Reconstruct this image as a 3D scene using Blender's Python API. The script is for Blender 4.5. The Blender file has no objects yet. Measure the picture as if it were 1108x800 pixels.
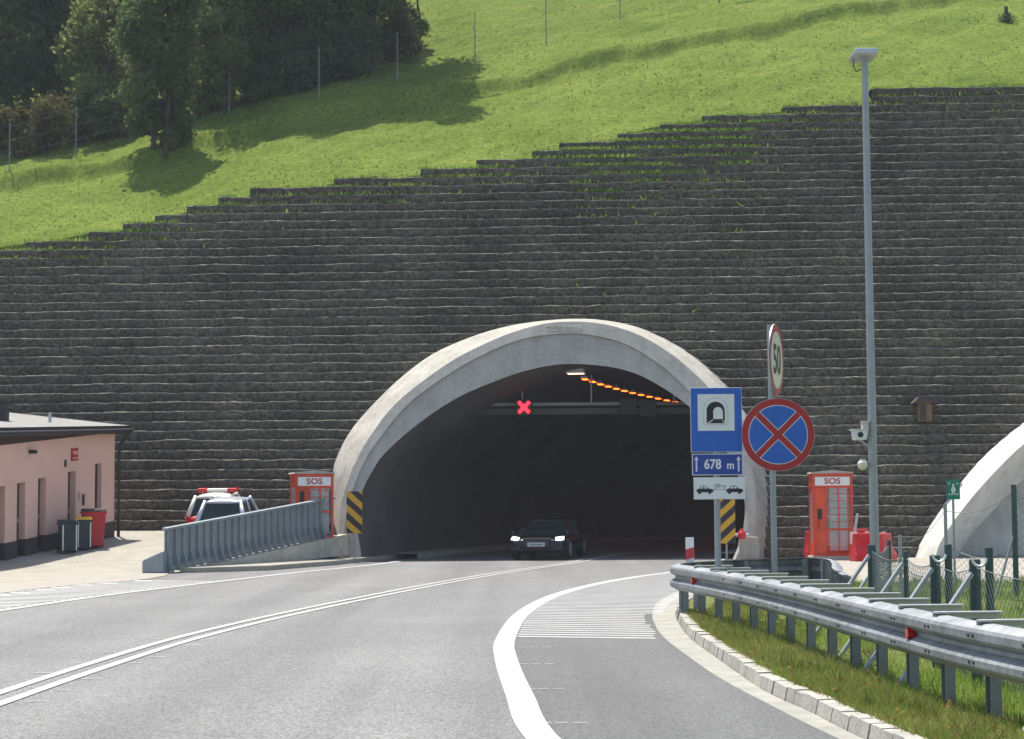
import bpy, bmesh, math, random
import numpy as np
from mathutils import Vector, Matrix, Euler
R = math.radians
random.seed(7); rng = np.random.default_rng(7)
S = bpy.context.scene
COL = S.collection

# ------------------------------------------------------------------ camera
PW, PH, F = 1108.0, 800.0, 2000.0
CAMZ = 1.6
PITCH = math.atan(148.0 / F)
cam_d = bpy.data.cameras.new('camera'); cam = bpy.data.objects.new('camera', cam_d); COL.objects.link(cam)
cam.location = (0, 0, CAMZ)
CM = Matrix.Rotation(math.pi/2 + PITCH, 3, 'X') @ Matrix.Rotation(R(-0.35), 3, 'Z')
cam.rotation_euler = CM.to_euler()
cam_d.sensor_width = 36; cam_d.lens = 36 * F / PW
cam_d.clip_end = 3000; cam_d.clip_start = 0.1
S.camera = cam

def ray(px, py):
    return CM @ Vector(((px - PW/2) / F, (PH/2 - py) / F, -1.0))
def at(px, py, Y):
    d = ray(px, py); return Vector((0, 0, CAMZ)) + d * (Y / d.y)
def gnd(px, py, z=0.0):
    d = ray(px, py); return Vector((0, 0, CAMZ)) + d * ((z - CAMZ) / d.z)
def on_plane(px, py, y0, c, k=0.0):          # plane  y = y0 + c z - k x
    d = ray(px, py); t = (y0 + c * CAMZ) / (d.y - c * d.z + k * d.x)
    return Vector((0, 0, CAMZ)) + d * t

# ------------------------------------------------------------------ world, sun
EL, AZ = R(67), R(24)                        # sun beyond the hill, to the left
sund = Vector((-math.sin(AZ) * math.cos(EL), math.cos(AZ) * math.cos(EL), math.sin(EL)))
w = bpy.data.worlds.new('World'); S.world = w; w.use_nodes = True
nt = w.node_tree
sky = nt.nodes.new('ShaderNodeTexSky'); sky.sky_type = 'NISHITA'; sky.sun_disc = False
sky.sun_elevation = EL; sky.sun_rotation = -AZ; sky.air_density = 1.2; sky.dust_density = 1.5
bg = nt.nodes['Background']; bg.inputs[1].default_value = 0.11
nt.links.new(sky.outputs[0], bg.inputs[0])
sl = bpy.data.lights.new('sun', 'SUN'); sl.energy = 4.2; sl.angle = R(0.53); sl.color = (1, .955, .88)
so = bpy.data.objects.new('sun', sl); COL.objects.link(so)
so.rotation_euler = (-sund).to_track_quat('-Z', 'Y').to_euler(); so.location = (-20, 30, 60)
S.view_settings.view_transform = 'Standard'; S.view_settings.look = 'None'
S.view_settings.exposure = 0.9; S.view_settings.gamma = 1
S.cycles.max_bounces = 6

# ------------------------------------------------------------------ materials
def mat(name, col, rough=.7, var=.15, scale=3.0, bump=0.0, bscale=None, metal=0.0, spec=.4, fine=0.0, fscale=60.0, col2=None, stretch=None, streak=0.0):
    m = bpy.data.materials.new(name); m.use_nodes = True
    t = m.node_tree; n = t.nodes; L = t.links; p = n['Principled BSDF']
    p.inputs['Roughness'].default_value = rough; p.inputs['Metallic'].default_value = metal
    p.inputs['Specular IOR Level'].default_value = spec
    tc = n.new('ShaderNodeTexCoord'); mp = n.new('ShaderNodeMapping'); L.new(tc.outputs['Object'], mp.inputs[0])
    if stretch: mp.inputs['Scale'].default_value = stretch
    nz = n.new('ShaderNodeTexNoise'); nz.inputs['Scale'].default_value = scale; nz.inputs['Detail'].default_value = 6; nz.inputs['Roughness'].default_value = .62
    L.new(mp.outputs[0], nz.inputs['Vector'])
    rp = n.new('ShaderNodeValToRGB'); rp.color_ramp.elements[0].position = .3; rp.color_ramp.elements[1].position = .7
    c = Vector(col); lo = c * (1 - var); hi = c * (1 + var)
    if col2: lo, hi = Vector(col), Vector(col2)
    rp.color_ramp.elements[0].color = (*lo, 1); rp.color_ramp.elements[1].color = (*[min(1, x) for x in hi], 1)
    L.new(nz.outputs[0], rp.inputs[0]); out = rp.outputs[0]
    if fine:
        nf = n.new('ShaderNodeTexNoise'); nf.inputs['Scale'].default_value = fscale; nf.inputs['Detail'].default_value = 3
        L.new(tc.outputs['Object'], nf.inputs['Vector'])
        mr = n.new('ShaderNodeMapRange'); mr.inputs[1].default_value = .3; mr.inputs[2].default_value = .7
        mr.inputs[3].default_value = 1 - fine; mr.inputs[4].default_value = 1 + fine
        L.new(nf.outputs[0], mr.inputs[0])
        mx = n.new('ShaderNodeVectorMath'); mx.operation = 'SCALE'
        L.new(out, mx.inputs[0]); L.new(mr.outputs[0], mx.inputs['Scale']); out = mx.outputs[0]
    if streak:
        ms = n.new('ShaderNodeMapping'); ms.inputs['Scale'].default_value = (2.6, 2.6, .22); L.new(tc.outputs['Object'], ms.inputs[0])
        ns_ = n.new('ShaderNodeTexNoise'); ns_.inputs['Scale'].default_value = 1.1; ns_.inputs['Detail'].default_value = 7; ns_.inputs['Roughness'].default_value = .7; L.new(ms.outputs[0], ns_.inputs['Vector'])
        mq = n.new('ShaderNodeMapRange'); mq.inputs[1].default_value = .42; mq.inputs[2].default_value = .68; mq.inputs[3].default_value = 1.06; mq.inputs[4].default_value = 1 - streak; L.new(ns_.outputs[0], mq.inputs[0])
        m2 = n.new('ShaderNodeVectorMath'); m2.operation = 'SCALE'; L.new(out, m2.inputs[0]); L.new(mq.outputs[0], m2.inputs['Scale']); out = m2.outputs[0]
    L.new(out, p.inputs['Base Color'])
    if bump:
        b = n.new('ShaderNodeBump'); b.inputs['Strength'].default_value = min(1, bump); b.inputs['Distance'].default_value = .02
        nb = n.new('ShaderNodeTexNoise'); nb.inputs['Scale'].default_value = bscale or scale * 5; nb.inputs['Detail'].default_value = 5
        L.new(tc.outputs['Object'], nb.inputs['Vector']); L.new(nb.outputs[0], b.inputs['Height']); L.new(b.outputs[0], p.inputs['Normal'])
    return m
def emit(name, col, s):
    m = bpy.data.materials.new(name); m.use_nodes = True; p = m.node_tree.nodes['Principled BSDF']
    p.inputs['Base Color'].default_value = (*col, 1); p.inputs['Emission Color'].default_value = (*col, 1); p.inputs['Emission Strength'].default_value = s
    return m
def glass_mat(name, col, alpha=.35, rough=.05):
    m = bpy.data.materials.new(name); m.use_nodes = True; p = m.node_tree.nodes['Principled BSDF']
    p.inputs['Base Color'].default_value = (*col, 1); p.inputs['Roughness'].default_value = rough; p.inputs['Alpha'].default_value = alpha
    return m
def leaf_mat(name, c1, c2, tr=.35, scale=.9):
    m = bpy.data.materials.new(name); m.use_nodes = True; t = m.node_tree; n = t.nodes; L = t.links
    n.remove(n['Principled BSDF'])
    tc = n.new('ShaderNodeTexCoord'); nz = n.new('ShaderNodeTexNoise'); nz.inputs['Scale'].default_value = scale; nz.inputs['Detail'].default_value = 5
    L.new(tc.outputs['Object'], nz.inputs['Vector'])
    rp = n.new('ShaderNodeValToRGB'); rp.color_ramp.elements[0].position = .35; rp.color_ramp.elements[1].position = .65
    rp.color_ramp.elements[0].color = (*c1, 1); rp.color_ramp.elements[1].color = (*c2, 1)
    L.new(nz.outputs[0], rp.inputs[0])
    d = n.new('ShaderNodeBsdfDiffuse'); tl = n.new('ShaderNodeBsdfTranslucent'); mx = n.new('ShaderNodeMixShader'); mx.inputs[0].default_value = tr
    L.new(rp.outputs[0], d.inputs[0]); L.new(rp.outputs[0], tl.inputs[0]); L.new(d.outputs[0], mx.inputs[1]); L.new(tl.outputs[0], mx.inputs[2])
    L.new(mx.outputs[0], n['Material Output'].inputs[0])
    return m

def asphalt_mat(name, c, sp):
    m = bpy.data.materials.new(name); m.use_nodes = True; t = m.node_tree; n = t.nodes; L = t.links; p = n['Principled BSDF']
    p.inputs['Roughness'].default_value = .6; p.inputs['Specular IOR Level'].default_value = .42
    tc = n.new('ShaderNodeTexCoord')
    mp = n.new('ShaderNodeMapping'); mp.inputs['Scale'].default_value = (.75, .022, 1); mp.inputs['Rotation'].default_value = (0, 0, R(-6))
    L.new(tc.outputs['Object'], mp.inputs[0])
    a = n.new('ShaderNodeTexNoise'); a.inputs['Scale'].default_value = 1.3; a.inputs['Detail'].default_value = 4; L.new(mp.outputs[0], a.inputs['Vector'])
    b = n.new('ShaderNodeTexVoronoi'); b.inputs['Scale'].default_value = 55; L.new(tc.outputs['Object'], b.inputs['Vector'])
    b2 = n.new('ShaderNodeTexNoise'); b2.inputs['Scale'].default_value = 52; b2.inputs['Detail'].default_value = 4; b2.inputs['Roughness'].default_value = .8; L.new(tc.outputs['Object'], b2.inputs['Vector'])
    b3 = n.new('ShaderNodeTexNoise'); b3.inputs['Scale'].default_value = .35; b3.inputs['Detail'].default_value = 5; L.new(tc.outputs['Object'], b3.inputs['Vector'])
    def mr(s, lo, hi, a0=.3, a1=.7):
        x = n.new('ShaderNodeMapRange'); x.inputs[1].default_value = a0; x.inputs[2].default_value = a1; x.inputs[3].default_value = lo; x.inputs[4].default_value = hi
        L.new(s, x.inputs[0]); return x.outputs[0]
    def mul(u, v):
        x = n.new('ShaderNodeMath'); x.operation = 'MULTIPLY'; L.new(u, x.inputs[0]); L.new(v, x.inputs[1]); return x.outputs[0]
    bw = n.new('ShaderNodeRGBToBW'); L.new(b.outputs['Color'], bw.inputs[0])
    f = mul(mul(mr(a.outputs[0], .74, 1.18), mr(bw.outputs[0], 1 - sp, 1 + sp, .1, .9)), mul(mr(b2.outputs[0], .6, 1.4), mr(b3.outputs[0], .9, 1.1)))
    v = n.new('ShaderNodeVectorMath'); v.operation = 'SCALE'; v.inputs[0].default_value = c; L.new(f, v.inputs['Scale'])
    L.new(v.outputs[0], p.inputs['Base Color'])
    bp = n.new('ShaderNodeBump'); bp.inputs['Strength'].default_value = .5; bp.inputs['Distance'].default_value = .01
    L.new(b2.outputs[0], bp.inputs['Height']); L.new(bp.outputs[0], p.inputs['Normal'])
    return m

def stone_mat(name):
    m = bpy.data.materials.new(name); m.use_nodes = True; t = m.node_tree; n = t.nodes; L = t.links; p = n['Principled BSDF']
    p.inputs['Roughness'].default_value = 1; p.inputs['Specular IOR Level'].default_value = 0
    tc = n.new('ShaderNodeTexCoord')
    v = n.new('ShaderNodeTexVoronoi'); v.inputs['Scale'].default_value = 11; L.new(tc.outputs['Object'], v.inputs['Vector'])
    bw = n.new('ShaderNodeRGBToBW'); L.new(v.outputs['Color'], bw.inputs[0])
    rp = n.new('ShaderNodeValToRGB'); e = rp.color_ramp.elements
    e[0].position = .15; e[0].color = (.060, .053, .042, 1); e[1].position = .85; e[1].color = (.128, .116, .093, 1)
    x = e.new(.5); x.color = (.088, .080, .065, 1)
    L.new(bw.outputs[0], rp.inputs[0])
    z = n.new('ShaderNodeTexNoise'); z.inputs['Scale'].default_value = .5; z.inputs['Detail'].default_value = 6; L.new(tc.outputs['Object'], z.inputs['Vector'])
    mr = n.new('ShaderNodeMapRange'); mr.inputs[1].default_value = .3; mr.inputs[2].default_value = .7; mr.inputs[3].default_value = .72; mr.inputs[4].default_value = 1.3
    L.new(z.outputs[0], mr.inputs[0])
    z2 = n.new('ShaderNodeTexNoise'); z2.inputs['Scale'].default_value = 26; z2.inputs['Detail'].default_value = 4; L.new(tc.outputs['Object'], z2.inputs['Vector'])
    mr2 = n.new('ShaderNodeMapRange'); mr2.inputs[1].default_value = .3; mr2.inputs[2].default_value = .7; mr2.inputs[3].default_value = .7; mr2.inputs[4].default_value = 1.3
    L.new(z2.outputs[0], mr2.inputs[0])
    mu = n.new('ShaderNodeMath'); mu.operation = 'MULTIPLY'; L.new(mr.outputs[0], mu.inputs[0]); L.new(mr2.outputs[0], mu.inputs[1])
    sc = n.new('ShaderNodeVectorMath'); sc.operation = 'SCALE'; L.new(rp.outputs[0], sc.inputs[0]); L.new(mu.outputs[0], sc.inputs['Scale'])
    L.new(sc.outputs[0], p.inputs['Base Color'])
    b = n.new('ShaderNodeBump'); b.inputs['Strength'].default_value = .7; b.inputs['Distance'].default_value = .03
    L.new(v.outputs['Distance'], b.inputs['Height']); b.invert = True; L.new(b.outputs[0], p.inputs['Normal'])
    return m

M = dict(
    asphalt=asphalt_mat('asphalt', (.152, .149, .142), .6),
    asphalt_dark=asphalt_mat('asphalt_dark', (.10, .099, .095), .5),
    paint=mat('road_paint', (.36, .355, .335), .52, .12, 1.6, fine=.14, fscale=35, col2=(.46, .455, .43), spec=.55),
    concrete=mat('concrete', (.375, .355, .315), .9, .12, .8, .3, 30, fine=.08, fscale=9, spec=.15, streak=.12),
    concrete_pale=mat('pale_concrete', (.39, .37, .32), .9, .17, .9, .25, 30, fine=.12, fscale=8, spec=.15, streak=.16),
    kerb=mat('kerb_concrete', (.34, .325, .28), .9, .2, 2.5, .4, 30, fine=.12, fscale=45),
    gutter=mat('gutter_concrete', (.285, .275, .235), .9, .2, 2.5, .4, 30, fine=.12, fscale=45),
    paving=mat('paving', (.31, .285, .235), .9, .14, 1.4, .3, 25, fine=.12, fscale=14),
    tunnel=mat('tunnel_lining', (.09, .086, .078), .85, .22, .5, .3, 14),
    stone=stone_mat('stone_fill'), ledge=mat('sunlit_ledge_gravel', (.08, .075, .06), 1, .3, 2.6, spec=0, fine=.5, fscale=7, col2=(.22, .205, .165)),  # gravelly course rims coloured paler to stand in for sun catching them
    soil=mat('soil', (.07, .09, .03), 1, .3, 2),
    hill=mat('hill_grass', (.085, .125, .02), 1, .3, .28, .7, 8, fine=.3, fscale=6, col2=(.145, .182, .036), spec=.02),
    turf=mat('turf', (.09, .12, .03), 1, .3, 1.2, 1, 20, col2=(.17, .16, .06), spec=.1),
    blade=leaf_mat('grass_blade', (.15, .25, .035), (.24, .34, .065), .52, .7),
    blade_hill=leaf_mat('hill_blade', (.105, .14, .026), (.17, .195, .045), .5, .4),
    dryblade=leaf_mat('dry_blade', (.24, .155, .07), (.22, .21, .08), .4, 1.2),
    fallen=leaf_mat('fallen_leaf', (.19, .09, .035), (.28, .19, .08), .3, 9), weed=leaf_mat('weed_blade', (.11, .15, .03), (.22, .22, .07), .45, 2),
    bark=mat('bark', (.07, .055, .04), .95, .3, 4, .8, 20),
    leaf_dark=leaf_mat('leaf_dark', (.06, .10, .048), (.11, .155, .065), .45, .8),
    leaf_mid=leaf_mat('leaf_mid', (.075, .12, .045), (.15, .195, .07), .48, .9),
    leaf_olive=leaf_mat('leaf_olive', (.13, .16, .05), (.26, .28, .11), .48, .9),
    leaf_brown=leaf_mat('leaf_brown', (.085, .075, .035), (.15, .14, .06), .35, 1.2),
    galv=mat('galvanised_steel', (.25, .265, .27), .55, .24, 1.3, metal=.4, fine=.22, fscale=11),
    galv_sunlit=mat('sunlit_zinc', (.52, .53, .53), .45, .1, 3, metal=.3),  # lighter copy of the galvanised steel: sun glare on the spacers put into colour
    post=mat('painted_steel_post', (.20, .225, .235), .5, .15, 3, metal=.3),
    teal=mat('dark_teal_paint', (.045, .085, .085), .5, .2, 4, metal=.2),
    bluegrey=mat('blue_grey_steel', (.25, .29, .31), .5, .12, 2.0, metal=.35),
    pole=mat('grey_pole', (.30, .325, .34), .45, .1, 3, metal=.4),
    wire=mat('wire', (.16, .19, .19), .5, .1, 3, metal=.4),
    paintworn=mat('worn_road_paint', (.32, .315, .30), .55, .12, 1.5, col2=(.48, .47, .45), fine=.2, fscale=30),
    blue=mat('sign_blue', (.012, .105, .46), .35, .06, 5), blue2=mat('sign_dark_blue', (.014, .05, .30), .35, .06, 5),
    red=mat('sign_red', (.36, .012, .014), .35, .1, 5), white=mat('sign_white', (.70, .71, .70), .35, .05, 5),
    cream=mat('sign_cream', (.66, .66, .50), .35, .05, 5),
    black=mat('black', (.015, .015, .017), .5, .2, 5), yellow=mat('board_yellow', (.62, .32, .012), .4, .08, 4),
    green=mat('sign_green', (.0, .20, .12), .4, .06, 5),
    alu=mat('aluminium', (.45, .46, .48), .4, .1, 4, metal=.6),
    booth=mat('booth_red', (.60, .055, .02), .4, .12, 3), bootho=mat('booth_orange', (.78, .10, .03), .4, .12, 3),
    redplastic=mat('red_plastic', (.50, .02, .025), .4, .12, 3), binred=mat('bin_red', (.42, .012, .018), .45, .1, 3),
    bindark=mat('bin_dark', (.012, .03, .038), .5, .2, 3),
    pink=mat('pink_render', (.74, .465, .375), .9, .07, 1.1, .2, 60), plinth=mat('dark_plinth', (.055, .045, .042), .8, .2, 6),
    roofing=mat('roofing_felt', (.24, .23, .21), .9, .15, 1.5), fascia=mat('fascia', (.02, .02, .022), .5, .2, 4),
    door=mat('door_brown', (.055, .035, .03), .5, .2, 3),
    glass=glass_mat('clear_glass', (.55, .62, .62), .3), carglass=mat('car_glass', (.010, .022, .023), .12, .2, 2, spec=.35),
    wood=mat('wood', (.16, .10, .055), .8, .25, 6, stretch=(1, 1, .1)), woodroof=mat('wood_roof', (.05, .04, .035), .8, .2, 5),
    navy=mat('navy_paint', (.003, .005, .011), .2, .1, 3, spec=.4), silver=mat('silver_paint', (.50, .53, .58), .3, .05, 3, metal=.5),
    creamcar=mat('cream_car_paint', (.66, .62, .54), .3, .05, 3), redcar=mat('red_car_paint', (.45, .015, .012), .3, .05, 3),
    rubber=mat('rubber', (.018, .018, .018), .85, .2, 6), chrome=mat('chrome', (.55, .56, .58), .15, .05, 3, metal=1),
    taillight=mat('taillight_red', (.5, .01, .01), .2, .1, 4),
    headlight=emit('headlight_glow', (1, .98, .92), .9), lamp=emit('sodium_lamp', (1, .115, .012), 4.0), lampw=emit('entrance_lamp', (1, .78, .5), 1.0),
    redx=emit('red_cross_glow', (1, .015, .035), 2.2), bluelit=emit('blue_lit_sign', (.10, .10, .55), .10),
    reflector=mat('reflector_red', (.5, .015, .01), .25, .1, 4),
)

# ------------------------------------------------------------------ mesh helpers
class MB:
    def __init__(s): s.bm = bmesh.new(); s.mi = 0
    def box(s, c, d, rot=None):
        r = bmesh.ops.create_cube(s.bm, size=1)
        mtx = Matrix.Translation(Vector(c)) @ (rot.to_4x4() if rot else Matrix()) @ Matrix.Diagonal((*d, 1))
        bmesh.ops.transform(s.bm, matrix=mtx, verts=r['verts'])
        for f in {f for v in r['verts'] for f in v.link_faces}: f.material_index = s.mi
        return s
    def cyl(s, p0, p1, r0, r1=None, n=12):
        p0, p1 = Vector(p0), Vector(p1); d = p1 - p0; r1 = r0 if r1 is None else r1
        r = bmesh.ops.create_cone(s.bm, cap_ends=True, segments=n, radius1=r0, radius2=max(r1, 1e-4), depth=d.length)
        mtx = Matrix.Translation((p0 + p1) / 2) @ d.to_track_quat('Z', 'Y').to_matrix().to_4x4()
        bmesh.ops.transform(s.bm, matrix=mtx, verts=r['verts'])
        for f in {f for v in r['verts'] for f in v.link_faces}: f.material_index = s.mi
        return s
    def bar(s, p0, p1, wx, wz):
        p0, p1 = Vector(p0), Vector(p1); d = p1 - p0
        return s.box((p0 + p1) / 2, (wx, wz, d.length), d.to_track_quat('Z', 'Y').to_matrix())
    def tube(s, pts, r, n=6):
        for a, b in zip(pts[:-1], pts[1:]): s.cyl(a, b, r, r, n)
        return s
    def prism(s, poly, y0, y1):                  # poly in (x, z), extruded along y
        a = [s.bm.verts.new((x, y0, z)) for x, z in poly]; b = [s.bm.verts.new((x, y1, z)) for x, z in poly]
        n = len(poly); fs = [s.bm.faces.new(a), s.bm.faces.new(b[::-1])]
        for i in range(n): fs.append(s.bm.faces.new((a[i], a[(i+1) % n], b[(i+1) % n], b[i])))
        for f in fs: f.material_index = s.mi
        return s
    def slab(s, poly, z0, z1):                   # poly in (x, y), vertical extrusion
        a = [s.bm.verts.new((x, y, z0)) for x, y in poly]; b = [s.bm.verts.new((x, y, z1)) for x, y in poly]
        n = len(poly); fs = [s.bm.faces.new(a[::-1]), s.bm.faces.new(b)]
        for i in range(n): fs.append(s.bm.faces.new((a[i], a[(i+1) % n], b[(i+1) % n], b[i])))
        for f in fs: f.material_index = s.mi
        return s
    def face(s, pts):
        f = s.bm.faces.new([s.bm.verts.new(p) for p in pts]); f.material_index = s.mi; return s
    def sphere(s, c, r, sc=(1, 1, 1), seg=16):
        q = bmesh.ops.create_uvsphere(s.bm, u_segments=seg, v_segments=seg // 2, radius=r)
        bmesh.ops.transform(s.bm, matrix=Matrix.Translation(Vector(c)) @ Matrix.Diagonal((*sc, 1)), verts=q['verts'])
        for f in {f for v in q['verts'] for f in v.link_faces}: f.material_index = s.mi; f.smooth = True
        return s
    def loft(s, rings, closed=True, caps=True):
        vs = [[s.bm.verts.new(p) for p in r] for r in rings]; n = len(rings[0])
        for a, b in zip(vs[:-1], vs[1:]):
            for i in range(n if closed else n - 1):
                f = s.bm.faces.new((a[i], a[(i+1) % n], b[(i+1) % n], b[i])); f.material_index = s.mi
        if caps and closed:
            for r in (vs[0][::-1], vs[-1]):
                f = s.bm.faces.new(r); f.material_index = s.mi
        return s
    def lathe(s, prof, c=(0, 0, 0), n=20):
        return s.loft([[(c[0] + r * math.cos(2*math.pi*i/n), c[1] + r * math.sin(2*math.pi*i/n), c[2] + z) for i in range(n)] for r, z in prof])
    def text(s, body, size, c, depth=.002, bold=0.0, sx=1.0):   # faces -Y, centred at c
        cu = bpy.data.curves.new('lettering', 'FONT'); cu.body = body; cu.size = size; cu.extrude = depth / 2; cu.offset = bold
        cu.align_x = 'CENTER'; cu.align_y = 'CENTER'; cu.resolution_u = 3
        o = bpy.data.objects.new('lettering', cu); COL.objects.link(o)
        dg = bpy.context.evaluated_depsgraph_get(); me = bpy.data.meshes.new_from_object(o.evaluated_get(dg))
        bpy.data.objects.remove(o); bpy.data.curves.remove(cu)
        me.transform(Matrix.Translation(Vector(c)) @ Matrix.Rotation(math.pi/2, 4, 'X') @ Matrix.Diagonal((sx, 1, 1, 1)))
        k = len(s.bm.faces); s.bm.from_mesh(me); s.bm.faces.ensure_lookup_table()
        for f in s.bm.faces[k:]: f.material_index = s.mi
        bpy.data.meshes.remove(me); return s
    def build(s, name, ms, parent=None, bevel=0, smooth=False, sub=0):
        bmesh.ops.recalc_face_normals(s.bm, faces=s.bm.faces)
        me = bpy.data.meshes.new(name); s.bm.to_mesh(me); s.bm.free()
        for m in (ms if isinstance(ms, (list, tuple)) else [ms]): me.materials.append(M[m] if isinstance(m, str) else m)
        o = bpy.data.objects.new(name, me); COL.objects.link(o)
        if parent: o.parent = parent
        if smooth:
            for p in me.polygons: p.use_smooth = True
        if bevel:
            b = o.modifiers.new('bevel', 'BEVEL'); b.width = bevel; b.segments = 2; b.limit_method = 'ANGLE'; b.angle_limit = R(40)
        if sub:
            b = o.modifiers.new('subdivision', 'SUBSURF'); b.levels = sub; b.render_levels = sub
        return o

def tag(o, label=None, cat=None, group=None, kind=None):
    if label: o['label'] = label
    if cat: o['category'] = cat
    if group: o['group'] = group
    if kind: o['kind'] = kind
    return o
def thing(name, label, cat, loc=(0, 0, 0), rz=0, group=None):
    o = bpy.data.objects.new(name, None); COL.objects.link(o); o.location = loc; o.rotation_euler = (0, 0, rz)
    return tag(o, label, cat, group)
def copy_tree(o, parent=None):
    c = o.copy(); COL.objects.link(c)
    if parent: c.parent = parent
    for ch in list(o.children): copy_tree(ch, c)
    return c
def np_mesh(name, verts, faces, m, parent=None, smooth=False):
    me = bpy.data.meshes.new(name); verts = np.asarray(verts, np.float32); faces = np.asarray(faces, np.int32)
    k = faces.shape[1]
    me.vertices.add(len(verts)); me.vertices.foreach_set('co', verts.ravel())
    me.loops.add(faces.size); me.loops.foreach_set('vertex_index', faces.ravel())
    me.polygons.add(len(faces)); me.polygons.foreach_set('loop_start', np.arange(0, faces.size, k, dtype=np.int32))
    me.polygons.foreach_set('loop_total', np.full(len(faces), k, np.int32))
    if smooth: me.polygons.foreach_set('use_smooth', np.ones(len(faces), bool))
    me.update(calc_edges=True); me.validate()
    me.materials.append(M[m] if isinstance(m, str) else m)
    o = bpy.data.objects.new(name, me); COL.objects.link(o)
    if parent: o.parent = parent
    return o
def catmull(pts, n):
    pts = [Vector(p) for p in pts]; P = [pts[0]*2 - pts[1]] + pts + [pts[-1]*2 - pts[-2]]
    d = [0]
    for a, b in zip(pts[:-1], pts[1:]): d.append(d[-1] + (b - a).length)
    out = []
    for k in range(n):
        s = d[-1] * k / (n - 1); i = 0
        while i < len(pts) - 2 and d[i+1] < s: i += 1
        t = (s - d[i]) / (d[i+1] - d[i]); p0, p1, p2, p3 = P[i:i+4]
        out.append(.5 * ((2*p1) + (p2 - p0)*t + (2*p0 - 5*p1 + 4*p2 - p3)*t*t + (-p0 + 3*p1 - 3*p2 + p3)*t**3))
    return out
def interp(x, tab): return float(np.interp(x, [a for a, b in tab], [b for a, b in tab]))

# ------------------------------------------------------------------ retaining wall of stone-filled courses
WK, WC, WY = .05, .48, 55.7                  # wall face: y = WY + WC z - WK x
ROW, SET = .31, .149
steps = [(-60, 26, 268), (26, 95, 259), (95, 131, 249), (131, 166, 241), (166, 200, 233), (200, 235, 225), (235, 270, 215), (270, 359, 205),
         (359, 452, 195), (452, 512, 185), (512, 575, 175), (575, 605, 166), (605, 633, 158), (633, 666, 151), (666, 714, 142),
         (714, 760, 133), (760, 846, 123), (846, 943, 111), (943, 1170, 93), (1170, 1300, 74), (1300, 1500, 60)]
stepw = []
for a, b, y in steps:
    p = on_plane(a, y, WY, WC, WK); q = on_plane(b, y, WY, WC, WK); stepw.append((p.x, q.x, (p.z + q.z) / 2))
def step_top(x):
    for a, b, z in stepw:
        if a <= x < b: return z
    return stepw[0][2] - .12 * (stepw[0][0] - x) if x < stepw[0][0] else stepw[-1][2]
hillknots = [(-60, stepw[0][2] - 6)] + [((a + b) / 2, z - .03) for a, b, z in stepw] + [(60, stepw[-1][2] + 1)]
def hill_edge(x): return np.interp(x, [a for a, b in hillknots], [b for a, b in hillknots])

# portal outlines (photo pixels), resampled and put in real planes
C0 = [(361, 606), (358, 560), (360, 514), (364, 496), (377, 470), (396, 446), (430, 412), (467, 384), (509, 365), (550, 353), (590, 347), (625, 345), (656, 347), (690, 354), (727, 370), (757, 389), (784, 412), (806, 439), (822, 472), (832, 508), (835, 551), (831, 608)]
C1 = [(366, 606), (368, 555), (376, 521), (388, 494), (402, 470), (430, 435), (482, 395), (527, 371), (560, 358), (592, 350), (625, 348), (654, 351), (680, 358), (704, 369), (730, 386), (752, 405), (772, 425), (790, 450), (804, 479), (814, 510), (818, 551), (815, 608)]
C2 = [(371, 606), (374, 560), (384, 524), (394, 500), (408, 478), (441, 438), (490, 402), (535, 378), (565, 367), (594, 362), (625, 361), (652, 365), (676, 372), (698, 384), (722, 401), (742, 420), (760, 439), (779, 464), (794, 490), (805, 518), (809, 552), (806, 608)]
C3 = [(392, 606), (386, 565), (392, 532), (403, 510), (416, 491), (452, 459), (496, 430), (540, 411), (570, 401), (600, 395), (625, 394), (652, 396), (674, 400), (694, 407), (716, 419), (738, 434), (756, 450), (775, 472), (790, 496), (801, 523), (806, 553), (799, 608)]
NP = 72
def ring(px, y0, c): return [on_plane(p.x, p.y, y0, c) for p in catmull([(a, b, 0) for a, b in px], NP)]
r0 = ring(C0, 55.55, .46); r1 = ring(C1, 54.5, .43); r2 = ring(C2, 54.47, .43); r3 = ring(C3, 54.55, .44)
for r in (r0, r1, r2, r3):                   # feet go into the ground
    for i in (0, -1): r[i].z = -.12
hole = np.array([(p.x, p.z) for p in r0])
# second (emergency gallery) portal: a wide raking arch
gc, gr, ghx = None, None, None
G_out = [(989, 605), (1003, 576), (1029, 537), (1063, 496), (1108, 457), (1160, 424), (1220, 396), (1290, 372), (1360, 358), (1410, 354)]
G_in = [(1010, 605), (1021, 580), (1048, 543), (1078, 509), (1112, 477), (1160, 444), (1220, 416), (1290, 392), (1360, 378), (1410, 374)]
G_lin = [(1034, 605), (1050, 580), (1078, 549), (1108, 518), (1142, 489), (1184, 462), (1238, 438), (1300, 418), (1364, 406), (1410, 402)]
def gring(px, y0, c):
    h = [on_plane(p.x, p.y, y0, c) for p in catmull([(a, b, 0) for a, b in px], 30)]
    ax = h[-1].x; return h + [Vector((2*ax - p.x, p.y, p.z)) for p in h[-2::-1]]
g0 = gring(G_out, 54.9, .46); g1 = gring(G_in, 53.7, .42); g2 = gring(G_lin, 54.9, .44)
for r in (g0, g1, g2):
    for i in (0, -1): r[i].z = -.12
ghole = np.array([(p.x, p.z) for p in g0])
def inside(poly, x, z):
    res = np.zeros(x.shape, bool); n = len(poly)
    for i in range(n):
        x1, z1 = poly[i]; x2, z2 = poly[(i+1) % n]
        cnd = ((z1 > z) != (z2 > z)) & (x < (x2 - x1) * (z - z1) / (z2 - z1 + 1e-9) + x1)
        res ^= cnd
    return res
def shrink(poly, k=.93):
    c = np.array([poly[:, 0].mean(), 0]); return c + (poly - c) * k

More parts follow.
